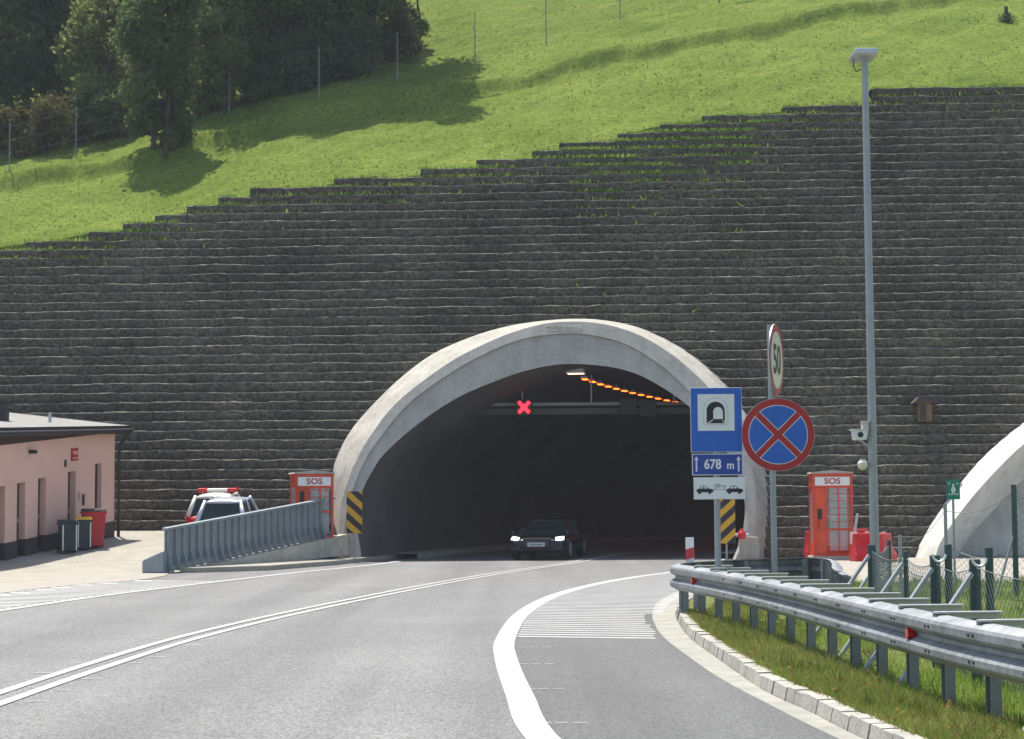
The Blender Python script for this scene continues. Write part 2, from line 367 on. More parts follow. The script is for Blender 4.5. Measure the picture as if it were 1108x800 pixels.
def smooth_noise(n, s):
    k = rng.normal(size=n + 8*s); ker = np.hanning(2*s + 1); ker /= ker.sum()
    r = np.convolve(k, ker, 'same')[4*s:4*s + n]; return r / (r.std() + 1e-9)

def build_wall():
    X0, X1, DX = -27.0, 32.0, .105
    xs = np.arange(X0, X1, DX); n = len(xs)
    zmax = max(s[2] for s in stepw); rows = int((zmax + .2) / ROW) + 3
    tops = np.array([step_top(x) for x in xs])
    prof = [(.06, -.22), (-.004, .14), (-.020, .40), (-.030, .70), (-.026, .885), (-.004, .945), (.045, .995), (SET + .16, .98)]
    K = len(prof); V = []; Fc = []; Mi = []; base = 0
    h1 = shrink(hole); h2 = shrink(ghole)
    panel = np.cumsum(rng.uniform(2.2, 5.5, 40)) + X0
    for r in range(rows):
        z0 = r * ROW - .3
        wav = .009 * smooth_noise(n, 10) + .007 * smooth_noise(n, 3)
        out = .011 * smooth_noise(n, 12) + .006 * smooth_noise(n, 3)
        tw = .008 * smooth_noise(n, 5)
        jn = np.zeros(n); jp = int(rng.uniform(10, 60))
        while jp < n - 2: jn[jp:jp+2] = rng.uniform(.01, .05); jp += int(rng.choice([19, 28, 38, 57]))
        out = out + jn
        cut = np.round((tops - (z0 + ROW)) / ROW) >= 0          # this row exists here
        P = np.zeros((n, K, 3), np.float32)
        for k, (dy, fz) in enumerate(prof):
            jit = rng.normal(size=n) * .007
            zz = z0 + fz * ROW + (wav if k >= 3 else wav * .4) + rng.normal(size=n) * .005
            yy = WY + WC * 0 + (z0 / ROW) * SET - WK * xs + dy + out + jit + (tw if k >= 5 else 0)
            P[:, k, 0] = xs; P[:, k, 1] = yy; P[:, k, 2] = zz
        P[:, K-1, 1] += np.where(np.abs(tops - (z0 + ROW)) < ROW * .8, 1.2, 0)   # the top course runs back under the turf
        V.append(P.reshape(-1, 3))
        for k in range(K - 1):
            i = np.arange(n - 1)
            xc, zc = xs[:-1] + DX / 2, np.full(n - 1, z0 + ROW * (prof[k][1] + prof[k+1][1]) / 2)
            ok = cut[:-1] & cut[1:] & ~inside(h1, xc, zc) & ~inside(h2, xc, zc)
            i = i[ok]; a = base + i * K + k
            Fc.append(np.stack([a, a + K, a + K + 1, a + 1], 1)); Mi.append(np.full(len(a), 1 if k >= 4 else 0))
        e = np.nonzero(cut[:-1] != cut[1:])[0]                    # end faces of the steps
        base += n * K
    V = np.concatenate(V); Fc = np.concatenate(Fc)
    o = np_mesh('gabion_wall', V, Fc, 'stone'); o.data.materials.append(M['ledge']); o.data.polygons.foreach_set('material_index', np.concatenate(Mi).astype(np.int32))
    tag(o, 'huge dark stone-filled terraced retaining wall rising around the tunnel mouth', 'retaining wall')
    # steps' side cheeks and grass on ledges
    return xs, tops, rows
wxs, wtops, wrows = build_wall()

# grass growing on the upper ledges of the wall
def blades(name, pts, h, wdt, m, lean=.35, hv=.5):
    n = len(pts); pts = np.asarray(pts, np.float32)
    a = rng.uniform(0, 2*np.pi, n); ln = rng.normal(0, lean, n); hh = h * (1 - hv + 2*hv * rng.random(n)); ww = wdt * rng.uniform(.6, 1.3, n)
    dx, dy = np.cos(a) * ww / 2, np.sin(a) * ww / 2
    b = rng.uniform(0, 2*np.pi, n)
    tip = pts + np.stack([np.cos(b) * ln * hh, np.sin(b) * ln * hh, hh], 1)
    v = np.stack([pts - np.stack([dx, dy, 0*dx], 1), pts + np.stack([dx, dy, 0*dx], 1), tip], 1).reshape(-1, 3)
    return np_mesh(name, v, np.arange(3*n).reshape(-1, 3), m)
lp = []
patches = [(-60, 320, .25), (320, 600, .35), (600, 700, .6), (700, 780, .9), (780, 846, .6), (846, 960, .2), (960, 1300, .25)]
for r in range(8, wrows):
    z = r * ROW - .3 + ROW
    y0 = WY + ((z - ROW) / ROW) * SET
    xr = rng.uniform(-20, 22, 13000)
    top = np.array([step_top(x) for x in xr])
    depth_rows = np.round((top - z) / ROW)
    dens = np.interp(xr, [-20, -6, 0, 2.5, 5, 8, 9.5, 12, 22], [.35, .45, .5, .75, 1, .8, .4, .35, .35])
    pr = np.where(depth_rows < 0, 0, np.where(depth_rows == 0, .3, np.exp(-(depth_rows) / (1.4 + 2.4 * (dens > .7))) * dens * np.where((xr > 1.6) & (xr < 9) & (depth_rows > 0) & (depth_rows < 7), 2.2, np.where((depth_rows > 0) & (depth_rows < 4), 1.5, .6))))
    cl = .5 + .5 * np.sin(xr * 1.7 + r * 2.1) * np.sin(xr * .6 + r)
    keep = rng.random(len(xr)) < pr * np.clip(cl * 1.6, .1, 1)
    xk = xr[keep]
    lp.append(np.stack([xk, y0 - WK * xk + rng.uniform(.0, .11, len(xk)), np.full(len(xk), z - .01)], 1))
tag(blades('ledge_grass', np.concatenate(lp), .11, .05, 'blade', .7), 'thin grass growing along the upper ledges of the stone wall', 'grass', kind='stuff')

# ------------------------------------------------------------------ hillside
SL = math.tan(R(25.5))
LEDGE = [(-60, 207), (0, 207), (60, 196), (130, 183), (250, 152), (300, 138), (380, 121), (460, 110), (540, 97), (640, 72), (760, 50), (870, 27), (960, 10)]
def hill_raw(x, y):
    e = hill_edge(x); yw = WY + WC * e - WK * x + .28
    return e + (y - yw) * SL
def hit_raw(px, py):
    d = ray(px, py); o = Vector((0, 0, CAMZ)); t = 50.0
    while t < 400:
        p = o + d * t
        if p.y > 60 and p.z < hill_raw(p.x, p.y): return p
        t += .15
    return p
lk = []
for a, b in LEDGE:
    p = hit_raw(a, b); e = hill_edge(p.x); lk.append((p.x, p.y - (WY + WC * e - WK * p.x + .28)))
lk.sort()
def hill(x, y):
    x = np.asarray(x, float); y = np.asarray(y, float)
    e = hill_edge(x); t = y - (WY + WC * e - WK * x + .28)
    z = e + t * SL
    tl = np.interp(x, [a for a, b in lk], [b for a, b in lk])
    u = t - tl + .35 * np.sin(x * 1.9) * np.sin(x * .7 + 1) + .15 * np.sin(x * 5.3)
    bank = np.where(u < -3, 0, np.where(u < 0, -.14 * (u + 3) / 3, np.where(u < .4, -.14 + .52 * u / .4, .38 * np.exp(-(np.maximum(u, .4) - .4) / 5))))
    z = z + bank + .10 * np.sin(x * .9 + y * .4) * np.sin(y * .7 - x * .3) + .05 * np.sin(x * 2.3) * np.sin(y * 2.9) + .035 * np.sin(x * 5.1 + 2 * np.sin(y * 1.3)) * np.sin(y * 4.3 + x)
    return z
def hit(px, py):
    d = ray(px, py); o = Vector((0, 0, CAMZ)); t = 50.0
    while t < 400:
        p = o + d * t
        if p.y > 60 and p.z < float(hill(p.x, p.y)): return p
        t += .1
    return p
def hill_mesh():
    xs = np.concatenate([np.linspace(-140, -34, 28), np.linspace(-33, 36, 300), np.linspace(38, 140, 28)])
    ts = np.concatenate([np.linspace(0, 30, 150), np.linspace(30.5, 70, 60), np.linspace(72, 190, 40)])
    V = []
    for t in ts:
        e = hill_edge(xs); y = WY + WC * e - WK * xs + .28 + t
        z = hill(xs, y) + rng.normal(size=len(xs)) * (.018 if t > .1 else 0) - (.02 if t < .3 else 0)
        V.append(np.stack([xs, y, z], 1))
    V.insert(0, V[0] - np.array([0, -.02, 1.6])); ts = np.concatenate([[0], ts])
    n = len(xs); V = np.concatenate(V)
    i, j = np.meshgrid(np.arange(n - 1), np.arange(len(ts) - 1)); a = (j * n + i).ravel()
    return np_mesh('hillside', V, np.stack([a, a + 1, a + n + 1, a + n], 1), 'hill', smooth=True)
hm = hill_mesh(); tag(hm, kind='structure')
# tufts on the visible hillside
n = 22000
xr = rng.uniform(-26, 27, n); tr_ = rng.power(.75, n) * 46
e = hill_edge(xr); yr = WY + WC * e - WK * xr + .3 + tr_
cl = np.sin(xr * .8 + 1.3 * np.sin(yr * .5)) * np.sin(yr * .9 + np.sin(xr * .6)) + rng.normal(0, .5, n)
k = cl > -.3; xr, yr = xr[k], yr[k]
tag(blades('meadow_grass', np.stack([xr, yr, hill(xr, yr) - .02], 1), .09, .06, 'blade_hill', .8), 'short sunlit meadow grass covering the slope above the wall', 'grass', kind='stuff')

# ------------------------------------------------------------------ trees
def crown_mesh(name, blobs, nl, size, m, parent, flat=.0):
    vol = np.array([b[1][0] * b[1][1] * b[1][2] for b in blobs]) ** .75; pr = vol / vol.sum()
    idx = rng.choice(len(blobs), nl, p=pr)
    c = np.array([b[0] for b in blobs])[idx]; rad = np.array([b[1] for b in blobs])[idx]
    d = rng.normal(size=(nl, 3)); d /= np.linalg.norm(d, axis=1)[:, None]
    rr = rng.uniform(.25, 1, nl) ** .45
    # lumpy outline: each blob carries its own small clumps
    lump = 1 + .22 * np.sin(d[:, 0] * 5 + idx) * np.sin(d[:, 1] * 5 + 2*idx) * np.sin(d[:, 2] * 6 + 3*idx) * 2
    p = c + d * rad * (rr * lump)[:, None] + rng.normal(size=(nl, 3)) * .06
    u = rng.normal(size=(nl, 3)); u /= np.linalg.norm(u, axis=1)[:, None]
    v = np.cross(u, rng.normal(size=(nl, 3))); v /= np.linalg.norm(v, axis=1)[:, None]
    s = size * rng.uniform(.6, 1.4, nl)[:, None]
    q = np.stack([p - u*s*.7, p - v*s*.4, p + u*s*.7, p + v*s*.4], 1).reshape(-1, 3)
    return np_mesh(name, q, np.arange(4*nl).reshape(-1, 4), m, parent)
def tree(name, label, cat, px, py, H, Wd, leaf, nl, size=.17, low=.12, trunks=1, form='round', group=None, lean=0.0, p=None):
    p = p or hit(px, py); root = thing(name, label, cat, p, 0, group)
    t = MB()
    for k in range(trunks):
        bx = (k - (trunks - 1) / 2) * .45
        pts = [Vector((bx, 0, -.3)), Vector((bx * 1.2 + .1, .05, H * .22)), Vector((bx * 1.6 - .05 + lean * H * .3, 0, H * .5)), Vector((bx * 1.3 + lean * H * .6, .1, H * .82))]
        rs = [.014 * H / trunks**.5 + .02, .011 * H / trunks**.5 + .015, .008 * H, .003 * H]
        for i in range(3): t.cyl(pts[i], pts[i+1], rs[i], rs[i+1], 8)
    for k in range(9):
        a = k * 2.4; z = H * (.2 + .07 * k); q = Vector((lean * z, 0, z))
        t.cyl(q, q + Vector((math.cos(a) * Wd * .36, math.sin(a) * Wd * .36, H * .10)), .007 * H, .003 * H, 5)
    t.build('trunk', 'bark', root)
    bl = []; rnd = random.Random(int(px * 7 + py))
    nb = (38 if form == 'column' else 30) if H > 5 else 12
    for k in range(nb):
        f = low + (1 - low) * (k + rnd.random()) / nb
        if form == 'round': wr = Wd * .5 * math.sin(math.pi * min(.97, .12 + .85 * (f - low) / (1 - low)))**.6
        elif form == 'column': wr = Wd * .5 * (.65 + .35 * math.sin(math.pi * f)) * (1 if f < .75 else (1.02 - f) / .27)
        else: wr = Wd * .5 * (1 - .8 * f)
        a = rnd.uniform(0, 6.28); o = wr * rnd.uniform(.25, .72); rb = max(.25, wr * rnd.uniform(.34, .52))
        bl.append(((math.cos(a) * o + lean * f * H, math.sin(a) * o, f * H), (rb, rb, rb * rnd.uniform(.7, 1.15))))
    crown_mesh('crown', bl, nl, size, leaf, root)
    return root
tree('broadleaf_tree', 'tall dark tree at the far left edge, its crown running out of the frame', 'tree', 8, 132, 13, 6.4, 'leaf_dark', 16000, .2, .03)
tree('broadleaf_tree', 'dense dark tree just right of the leftmost tree, above the brown undergrowth', 'tree', 58, 122, 12, 5.0, 'leaf_mid', 15000, .19, .03)
tree('loose_tree', 'pale olive sunlit tree left of the slender dark tree', 'tree', 108, 140, 6.6, 4.2, 'leaf_olive', 9500, .16, .03, 2)
tree('slender_tree', 'slender dark upright tree on thin bare stems, standing foremost on the slope', 'tree', 172, 163, 9.5, 3.7, 'leaf_mid', 19000, .14, .05, 2, 'column')
tree('loose_tree', 'pale olive sunlit tree right of the slender dark tree', 'tree', 226, 124, 6.0, 3.8, 'leaf_olive', 8500, .16, .03, 2)
tree('broadleaf_tree', 'broad dark tree right of the pale trees, leaning over the wire fence', 'tree', 290, 102, 15, 7.0, 'leaf_mid', 26000, .18, .02)
tree('broadleaf_tree', 'very dark tree in the middle of the shaded grove on the slope', 'tree', 348, 88, 17, 7.0, 'leaf_mid', 27000, .18, .02)
tree('broadleaf_tree', 'dark tree at the right end of the grove casting the longest shade on the meadow', 'tree', 400, 74, 19, 7.0, 'leaf_dark', 28000, .18, .02)
tree('small_tree', 'small light brown-green tree at the right corner of the grove', 'tree', 446, 54, 4.8, 2.0, 'leaf_olive', 4200, .15, .01, 2, lean=-.06)
for x, y, h, lab in ((85, 62, 12, 'background tree seen between the dark left trees and the pale olive tree'), (160, 55, 11, 'background tree behind the slender dark tree'),
                     (245, 48, 12, 'background tree seen above the right-hand pale olive tree'), (322, 30, 12, 'background tree highest up behind the shaded grove')):
    tree('broadleaf_tree', lab, 'tree', x, y, h, 7.0, 'leaf_mid' if x != 245 else 'leaf_dark', 9000, .22, .02)
for x, y, h, wd, lf, lab in ((18, 170, 2.0, 2.8, 'leaf_brown', 'low brownish bush at the left edge of the slope'), (62, 160, 2.1, 2.8, 'leaf_brown', 'low brown bush behind the leftmost fence post'),
                             (103, 153, 2.2, 2.6, 'leaf_mid', 'low green bush right of the leftmost fence post'), (140, 147, 1.6, 1.8, 'leaf_olive', 'little pale bush at the foot of the slender tree'), (186, 158, 1.7, 1.7, 'leaf_mid', 'small green bush touching the stems of the slender tree'),
                             (236, 118, 2.1, 2.4, 'leaf_brown', 'brown bush beside the second fence post'), (280, 108, 2.4, 3.0, 'leaf_mid', 'dark green bush under the broad tree'),
                             (332, 99, 2.5, 3.0, 'leaf_dark', 'dark bush under the grove by the third fence post'), (385, 86, 2.6, 3.2, 'leaf_dark', 'dark bush at the foot of the darkest trees'),
                             (430, 68, 2.4, 2.2, 'leaf_brown', 'brownish bush under the small corner tree'), (560, -8, 1.2, 2.2, 'leaf_mid', 'low round bush at the top edge above the meadow')):
    tree('bush', lab, 'bush', x, y, h, wd, lf, 3200, .13, .02, 3)

# ------------------------------------------------------------------ hill fence, stump
fp = [(10, 186, 1.9), (82, 172, 2.1), (166, 146, 1.9), (248, 124, 2.1), (345, 106, 2.1), (430, 86, 2.0), (514, 72, 2.3), (591, 49, 2.2), (671, 22, 2.0), (764, -2, 2.0), (860, -20, 2.0)]
fr = thing('wire_fence', 'tall thin wire fence with grey posts climbing the slope in front of the trees', 'fence', hit(82, 172))
base = fr.location.copy(); tops = []
for x, y, h in fp:
    p = hit(x, y) - base; MB().cyl(p + Vector((0, 0, -.3)), p + Vector((0, 0, h)), .026, .022, 8).build('post', 'post', fr); tops.append((p, h))
wm = MB()
for f in (.1, .36, .64, .92):
    for (a, ha), (b, hb) in zip(tops[:-1], tops[1:]):
        wm.cyl(a + Vector((0, 0, ha * f)), b + Vector((0, 0, hb * f)), .004, .004, 3)
wm.build('wires', 'wire', fr)
p = hit(1089, 24); st = thing('stump', 'small dark stump-like post standing alone on the meadow at upper right', 'stump', p)
MB().cyl((0, 0, -.2), (0, 0, .62), .10, .07, 9).build('post', 'bark', st, smooth=False)
crown_mesh('foliage', [((0, 0, .14), (.3, .25, .2))], 260, .08, 'leaf_mid', st)
tw = thing('gate_rails', 'faint grey hurdle of two rails at the top edge of the meadow', 'hurdle', hit(800, 2))
MB().cyl((-.9, 0, -.2), (-.9, 0, 1.1), .04, n=8).build('post', 'post', tw); MB().cyl((.9, 0, -.2), (.9, 0, 1.2), .04, n=8).build('post', 'post', tw)
MB().cyl((-.9, 0, .5), (.9, 0, .55), .03, n=6).build('rail', 'post', tw); MB().cyl((-.9, 0, .95), (.9, 0, 1.0), .03, n=6).build('rail', 'post', tw)

# ------------------------------------------------------------------ tunnel portal and bore
portal = thing('tunnel_portal', 'broad pale concrete tunnel mouth set in the stone wall', 'tunnel portal', (1.2, 54.5, 0))
PO = Vector((1.2, 54.5, 0))
def loc(r, off=(0, 0, 0)): return [p - PO + Vector(off) for p in r]
YAW0, CURV = R(10), 1 / 110.0
def path(s):                                   # tunnel axis, curving right
    n = max(2, int(abs(s) / .5) + 1); x, y = 0.0, 0.0
    for i in range(n):
        a = YAW0 + CURV * (s * (i + .5) / n); x += math.sin(a) * s / n; y += math.cos(a) * s / n
    return Vector((x, y, 0)), YAW0 + CURV * s
ax = Vector((math.sin(YAW0), math.cos(YAW0), 0))
mb = MB(); mb.loft([[p + ax * 1.6 for p in loc(r0)], loc(r0), loc(r1)], closed=False, caps=False)
mb.build('hood', 'concrete_pale', portal, smooth=True); mb = MB()
mb.loft([loc(r1), loc(r2), [p + Vector((0, .07, 0)) for p in loc(r2)]], closed=False, caps=False)
mb.build('outer_band', 'concrete', portal)
mb = MB(); r2b = [p + Vector((0, .07, 0)) for p in loc(r2)]
mb.loft([r2b, loc(r3)], closed=False, caps=False); mb.build('face_ring', 'concrete', portal)
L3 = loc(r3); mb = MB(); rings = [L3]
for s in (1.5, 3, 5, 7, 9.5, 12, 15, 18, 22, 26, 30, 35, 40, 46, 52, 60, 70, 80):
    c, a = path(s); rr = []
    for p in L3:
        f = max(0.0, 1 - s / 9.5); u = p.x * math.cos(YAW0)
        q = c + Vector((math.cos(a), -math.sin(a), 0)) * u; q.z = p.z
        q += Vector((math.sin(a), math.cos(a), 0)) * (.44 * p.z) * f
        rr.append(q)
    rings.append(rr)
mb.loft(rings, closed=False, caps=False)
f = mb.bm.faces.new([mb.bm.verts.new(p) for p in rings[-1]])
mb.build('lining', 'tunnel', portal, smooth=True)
# small worn date relief on the crown: unreadable raised blocks
gv = []
for a in range(57):
    col_ = []
    for b in range(9):
        p = on_plane(591 + a * .72, 352 + b * .95, 54.455, .43) - PO
        bump_ = .022 if (a % 8 not in (0, 7) and 1 <= b <= 7 and random.random() < .55) else 0
        col_.append(p + Vector((0, -bump_ * .55, 0)))
    gv.append(col_)
mb = MB(); mb.loft(gv, closed=False, caps=False); mb.build('worn_relief', 'concrete_pale', portal)
q = gnd(811, 606) - PO; q.z = 0
MB().prism([(-.44, 0), (.28, 0), (.26, .66), (-.22, .68), (-.28, .35)], -.12, .5).build('foot_block', 'concrete', portal, bevel=.02).location = q
# side walkways and cable ducts inside
for sgn in (-1, 1):
    mb = MB(); rr = []
    for s in (2, 5, 10, 15, 22, 30, 40, 55, 75):
        c, a = path(s); n_ = Vector((math.cos(a), -math.sin(a), 0))
        rr.append([c + n_ * sgn * 4.6 + Vector((0, 0, -.02)), c + n_ * sgn * 4.6 + Vector((0, 0, .16)), c + n_ * sgn * 5.6 + Vector((0, 0, .16))])
    mb.loft(rr, closed=False, caps=False); mb.build('walkway', 'concrete', portal)
# ceiling lamps: one pale lamp at the mouth, a row of sodium lamps after it
def on_axis(s, u, z):
    c, a = path(s); return PO + c + Vector((math.cos(a), -math.sin(a), 0)) * u + Vector((0, 0, z)), a
k = 0
for s, kind in [(4.6, 0)] + [(6.2 + 1.3 * i, 1) for i in range(34)]:
    p, a = on_axis(s, -.05, 5.74)
    if kind == 0:
        t = thing('ceiling_lamp', 'pale round-edged lamp hanging at the very mouth of the tunnel', 'lamp', p + Vector((0, 0, .12)), -a)
        MB().box((0, 0, .05), (.62, .42, .16)).build('housing', 'alu', t, bevel=.03); MB().box((0, 0, -.04), (.50, .32, .03)).build('diffuser', 'lampw', t)
        MB().cyl((0, 0, .1), (0, 0, .9), .02).build('hanger', 'alu', t)
    else:
        t = thing('sodium_lamp', 'orange glowing tunnel lamp in the curving ceiling row', 'lamp', p, -a, 'orange lamps along the tunnel ceiling')
        MB().box((0, 0, .06), (.22, .50, .09)).build('housing', 'alu', t, bevel=.015); MB().box((0, 0, 0), (.16, .34, .025)).build('diffuser', 'lamp', t)
        MB().cyl((0, 0, .1), (0, 0, .8), .015).build('hanger', 'alu', t)
# gantry with lane signals
pL = at(520, 443, 60.2); pR = at(760, 441, 60.2)
g = thing('signal_gantry', 'horizontal steel beam across the dark tunnel carrying the lane signals', 'gantry', (pL + pR) / 2)
half = (pR - pL).length / 2 + .9
MB().box((0, 0, .14), (half * 2, .16, .10)).build('upper_chord', 'post', g); MB().box((0, 0, -.10), (half * 2, .18, .20)).build('lower_chord', 'tunnel', g)
for x in (-half * .5, 0, half * .6): MB().cyl((x, .1, .1), (x, .1, 1.1 if x == 0 else .8), .03).build('hanger', 'alu', g)
def signal(px, py, label, lit):
    t = thing('lane_signal', label, 'lane signal', at(px, py, 59.9))
    MB().box((0, 0, 0), (.54, .16, .54)).build('housing', 'black', t, bevel=.02)
    if lit:
        m_ = MB()
        a_, b_ = .245, .055; pts = [(b_, b_), (b_, a_), (-b_, a_), (-b_, b_), (-a_, b_), (-a_, -b_), (-b_, -b_), (-b_, -a_), (b_, -a_), (b_, -b_), (a_, -b_), (a_, b_)]
        m_.prism([((x - z) * .7071, (x + z) * .7071) for x, z in pts], -.115, -.085)
        m_.build('cross', 'redx', t)
    else:
        m_ = MB()
        for i in range(4): m_.box((0, -.09, -.18 + .12 * i), (.44, .02, .04))
        m_.build('louvres', 'fascia', t)
signal(567, 441, 'lane signal showing a lit red cross', True)
signal(680, 440, 'unlit dark lane signal, left one of the pair right of the red cross', False)
signal(701, 442, 'unlit dark lane signal, right one of the pair, nearest the roadside signs', False)
bs = thing('lit_blue_sign', 'small dim blue lit sign deep in the tunnel', 'sign', at(589, 511, 78)); MB().box((0, 0, 0), (.38, .1, .55)).build('housing', 'black', bs); MB().box((0, -.07, 0), (.30, .02, .46)).build('lit_face', 'bluelit', bs)

# emergency gallery portal at right
GP = Vector((g0[29].x, 54, 0)); gp = thing('gallery_portal', 'bright white raking concrete arch of the emergency gallery at the right edge', 'tunnel portal', GP)
gl = lambda r: [p - GP for p in r]
MB().loft([[p + Vector((0, 1.8, 0)) for p in gl(g0)], gl(g0), gl(g1)], closed=False, caps=False).build('hood', mat('white_render', (.58, .57, .52), .8, .06, 1, .2, 30, streak=.18), gp)
mb = MB(); mb.loft([gl(g1), gl(g2), [p + Vector((.1, 2.4, 0)) for p in gl(g2)]], closed=False, caps=False)
mb.bm.faces.new([mb.bm.verts.new(p + Vector((.1, 2.4, 0))) for p in gl(g2)])
mb.build('lining', mat('gallery_render', (.60, .59, .55), .85, .08, .8, .2, 30, streak=.2), gp)

# ------------------------------------------------------------------ ground, roads, markings
o = MB().face([(-300, -200, -.3), (300, -200, -.3), (300, 54, -.3), (-300, 54, -.3)]).build('ground', 'soil'); tag(o, kind='structure')
o = MB().face([(-30, -30, 0), (14, -30, 0), (14, 54, 0), (-30, 54, 0)])
rr = []
for s in (-.6, 4, 8, 12, 18, 25, 35, 50, 80):
    c, a = path(s); n_ = Vector((math.cos(a), -math.sin(a), 0)); rr.append([PO + c - n_ * 6.2 + Vector((0, 0, -.003)), PO + c + n_ * 6.2 + Vector((0, 0, -.003))])
o.loft(rr, closed=False, caps=False)
tag(o.build('road', 'asphalt'), kind='structure')
def strip(mb, pts, wl, wr, z):                # ground strip along a polyline
    pts = [Vector((p.x, p.y, 0)) for p in pts]; L_, R_ = [], []
    for i, p in enumerate(pts):
        d = (pts[min(i+1, len(pts)-1)] - pts[max(i-1, 0)]).normalized(); n_ = Vector((d.y, -d.x, 0))
        L_.append(p - n_ * wl); R_.append(p + n_ * wr)
    mb.loft([[Vector((a.x, a.y, z)), Vector((b.x, b.y, z))] for a, b in zip(L_, R_)], closed=False, caps=False)
    return L_, R_
def gpath(px, n=60, ext=None):
    q = [gnd(a, b) for a, b in px]
    if ext: q = [Vector((*e, 0)) for e in ext] + q
    return catmull(q, n)
edgeL = catmull([Vector(v) for v in ((-11.6, 8, 0), (-10.3, 15, 0), (-9, 22, 0))] + [gnd(a, b) for a, b in ((0, 661), (110, 645), (225, 631), (330, 619), (400, 612), (432, 607.5))], 60)
dbl = catmull([Vector(v) for v in ((-4.6, 6, 0), (-4.45, 11, 0))] + [gnd(a, b) for a, b in ((0, 757), (100, 723), (200, 692), (300, 667.5), (400, 646.5), (480, 631), (545, 620))] + [Vector((1.6, 52, 0)), Vector((2.6, 57, 0)), Vector((4.2, 64, 0))], 90)
edgeR = catmull([Vector(v) for v in ((1.2, 5, 0), (.75, 9, 0))] + [gnd(a, b) for a, b in ((587, 800), (562, 752), (548, 715), (547, 692), (566, 664), (600, 645), (645, 632.5), (690, 624.5), (733, 618.5))] + [Vector((5.4, 51, 0)), Vector((6.0, 54, 0)), Vector((8.2, 63, 0))], 110)
mk = MB()
strip(mk, edgeL, .10, .12, .008)
strip(mk, [p + Vector((-.16, 0, 0)) for p in dbl], .06, .06, .008); strip(mk, [p + Vector((.12, 0, 0)) for p in dbl], .06, .06, .008)
strip(mk, edgeR, .12, .12, .008)
def frame_at(line, i):
    d = (line[min(i+1, len(line)-1)] - line[max(i-1, 0)]).normalized(); return line[i], d, Vector((d.y, -d.x, 0))
for i in range(4, 60, 2):                     # short primer ticks beside the centre line
    p, d, n_ = frame_at(dbl, i)
    for sg in (-1, 1):
        c = p + n_ * (.33 * sg + random.uniform(-.03, .03)) + d * random.uniform(-.4, .4); wd = random.uniform(.10, .2)
        mk.face([(c.x - wd/2, c.y - .02, .007), (c.x + wd/2, c.y - .02, .007), (c.x + wd/2, c.y + .02, .007), (c.x - wd/2, c.y + .02, .007)])
for a, b in ((590, 783), (573, 746), (567, 719), (566, 701)):
    c = gnd(a, b)
    for dx in (0, .12, .26): mk.face([(c.x + dx - .05, c.y - .015, .007), (c.x + dx + .05, c.y - .015, .007), (c.x + dx + .05, c.y + .02, .007), (c.x + dx - .05, c.y + .02, .007)])
# rumble stripes right: from edge line to gutter
gut = [(-1, 0)]
GUT = catmull([Vector((3.1, 5, 0)), Vector((2.6, 9, 0))] + [gnd(a, b) for a, b in ((896, 795), (834, 764), (776.5, 733), (738, 706), (718, 690), (709, 677), (706, 665), (712, 652), (735, 640), (775, 633), (830, 630))], 90)
KRB = catmull([Vector((3.2, 5, 0)), Vector((2.72, 9, 0))] + [gnd(a, b) for a, b in ((932, 800), (877, 772), (825, 747.5), (774, 712), (746, 691), (734, 675), (731, 664), (738, 655), (757, 646), (790, 640), (838, 636))], 90)
def x_at(line, y):
    best = [p for p in line]; 
    for a, b in zip(best[:-1], best[1:]):
        if (a.y - y) * (b.y - y) <= 0 and a.y != b.y: return a.x + (b.x - a.x) * (y - a.y) / (b.y - a.y)
    return None
mk.mi = 1; y = gnd(560, 690).y; yN = y; i = 0
while y < 44:
    xa = x_at(edgeR, y); xb = x_at(GUT, y - .55) if y < gnd(706, 664).y else None
    xb = xb - .04 - .10 * random.random() if xb is not None else interp(y, [(27, 2.0), (32, 2.9), (38, 4.1), (44, 5.3)])
    if xa is not None and xb > xa + .3:
        xa += .14; dyr = -.045 * (xb - xa) * 6
        mk.face([(xa, y, .008), (xb, y - .55 * (xb - xa) / 2, .008), (xb, y - .55 * (xb - xa) / 2 + .20, .008), (xa, y + .20, .008)])
    y += .40
# hatch stripes left between edge line and plaza
XRL = [(20, -14), (28, -12), (35, -9.8), (38.8, -9.36), (40.5, -8.6), (42.9, -8.1)]
mk.mi = 0; yy = 26.0
while yy < 41:
    xa = x_at(edgeL, yy); xb = interp(yy, [(20, -14), (28, -12), (35, -10.2), (38.8, -9.55), (40.5, -8.75), (42.9, -8.1)])
    if xa and xa - .16 > xb + .2:
        mk.face([(xb, yy + .7, .008), (xa - .18, yy - .4, .008), (xa - .18, yy - .10, .008), (xb, yy + 1.0, .008)])
    yy += .42
for i in range(16):                            # short edge blocks along the forecourt
    yb_ = 30.5 + .7 * i; xb = interp(yb_, XRL) + .12
    mk.face([(xb, yb_, .009), (xb + .42, yb_ - .12, .009), (xb + .42, yb_ + .2, .009), (xb, yb_ + .32, .009)])
tag(mk.build('road_markings', ['paint', 'paintworn']), kind='structure')
# darker shoulder right of the edge line
sh = MB(); N = 60; rows_ = []
for i in range(N):
    yv = 5 + (27 - 5) * i / (N - 1); rows_.append([Vector((x_at(edgeR, yv) or 0, yv, .004)), Vector(((x_at(GUT, yv) or 2) + .02, yv, .004))])
rows_ += [[Vector((x_at(edgeR, yv), yv, .004)), Vector((interp(yv, [(27, 2.1), (30, 2.9), (36, 6), (44, 7.5)]), yv, .004))] for yv in (28, 30, 33, 36, 40, 44)]
sh.loft(rows_, closed=False, caps=False); tag(sh.build('road_shoulder', 'asphalt_dark'), kind='structure')
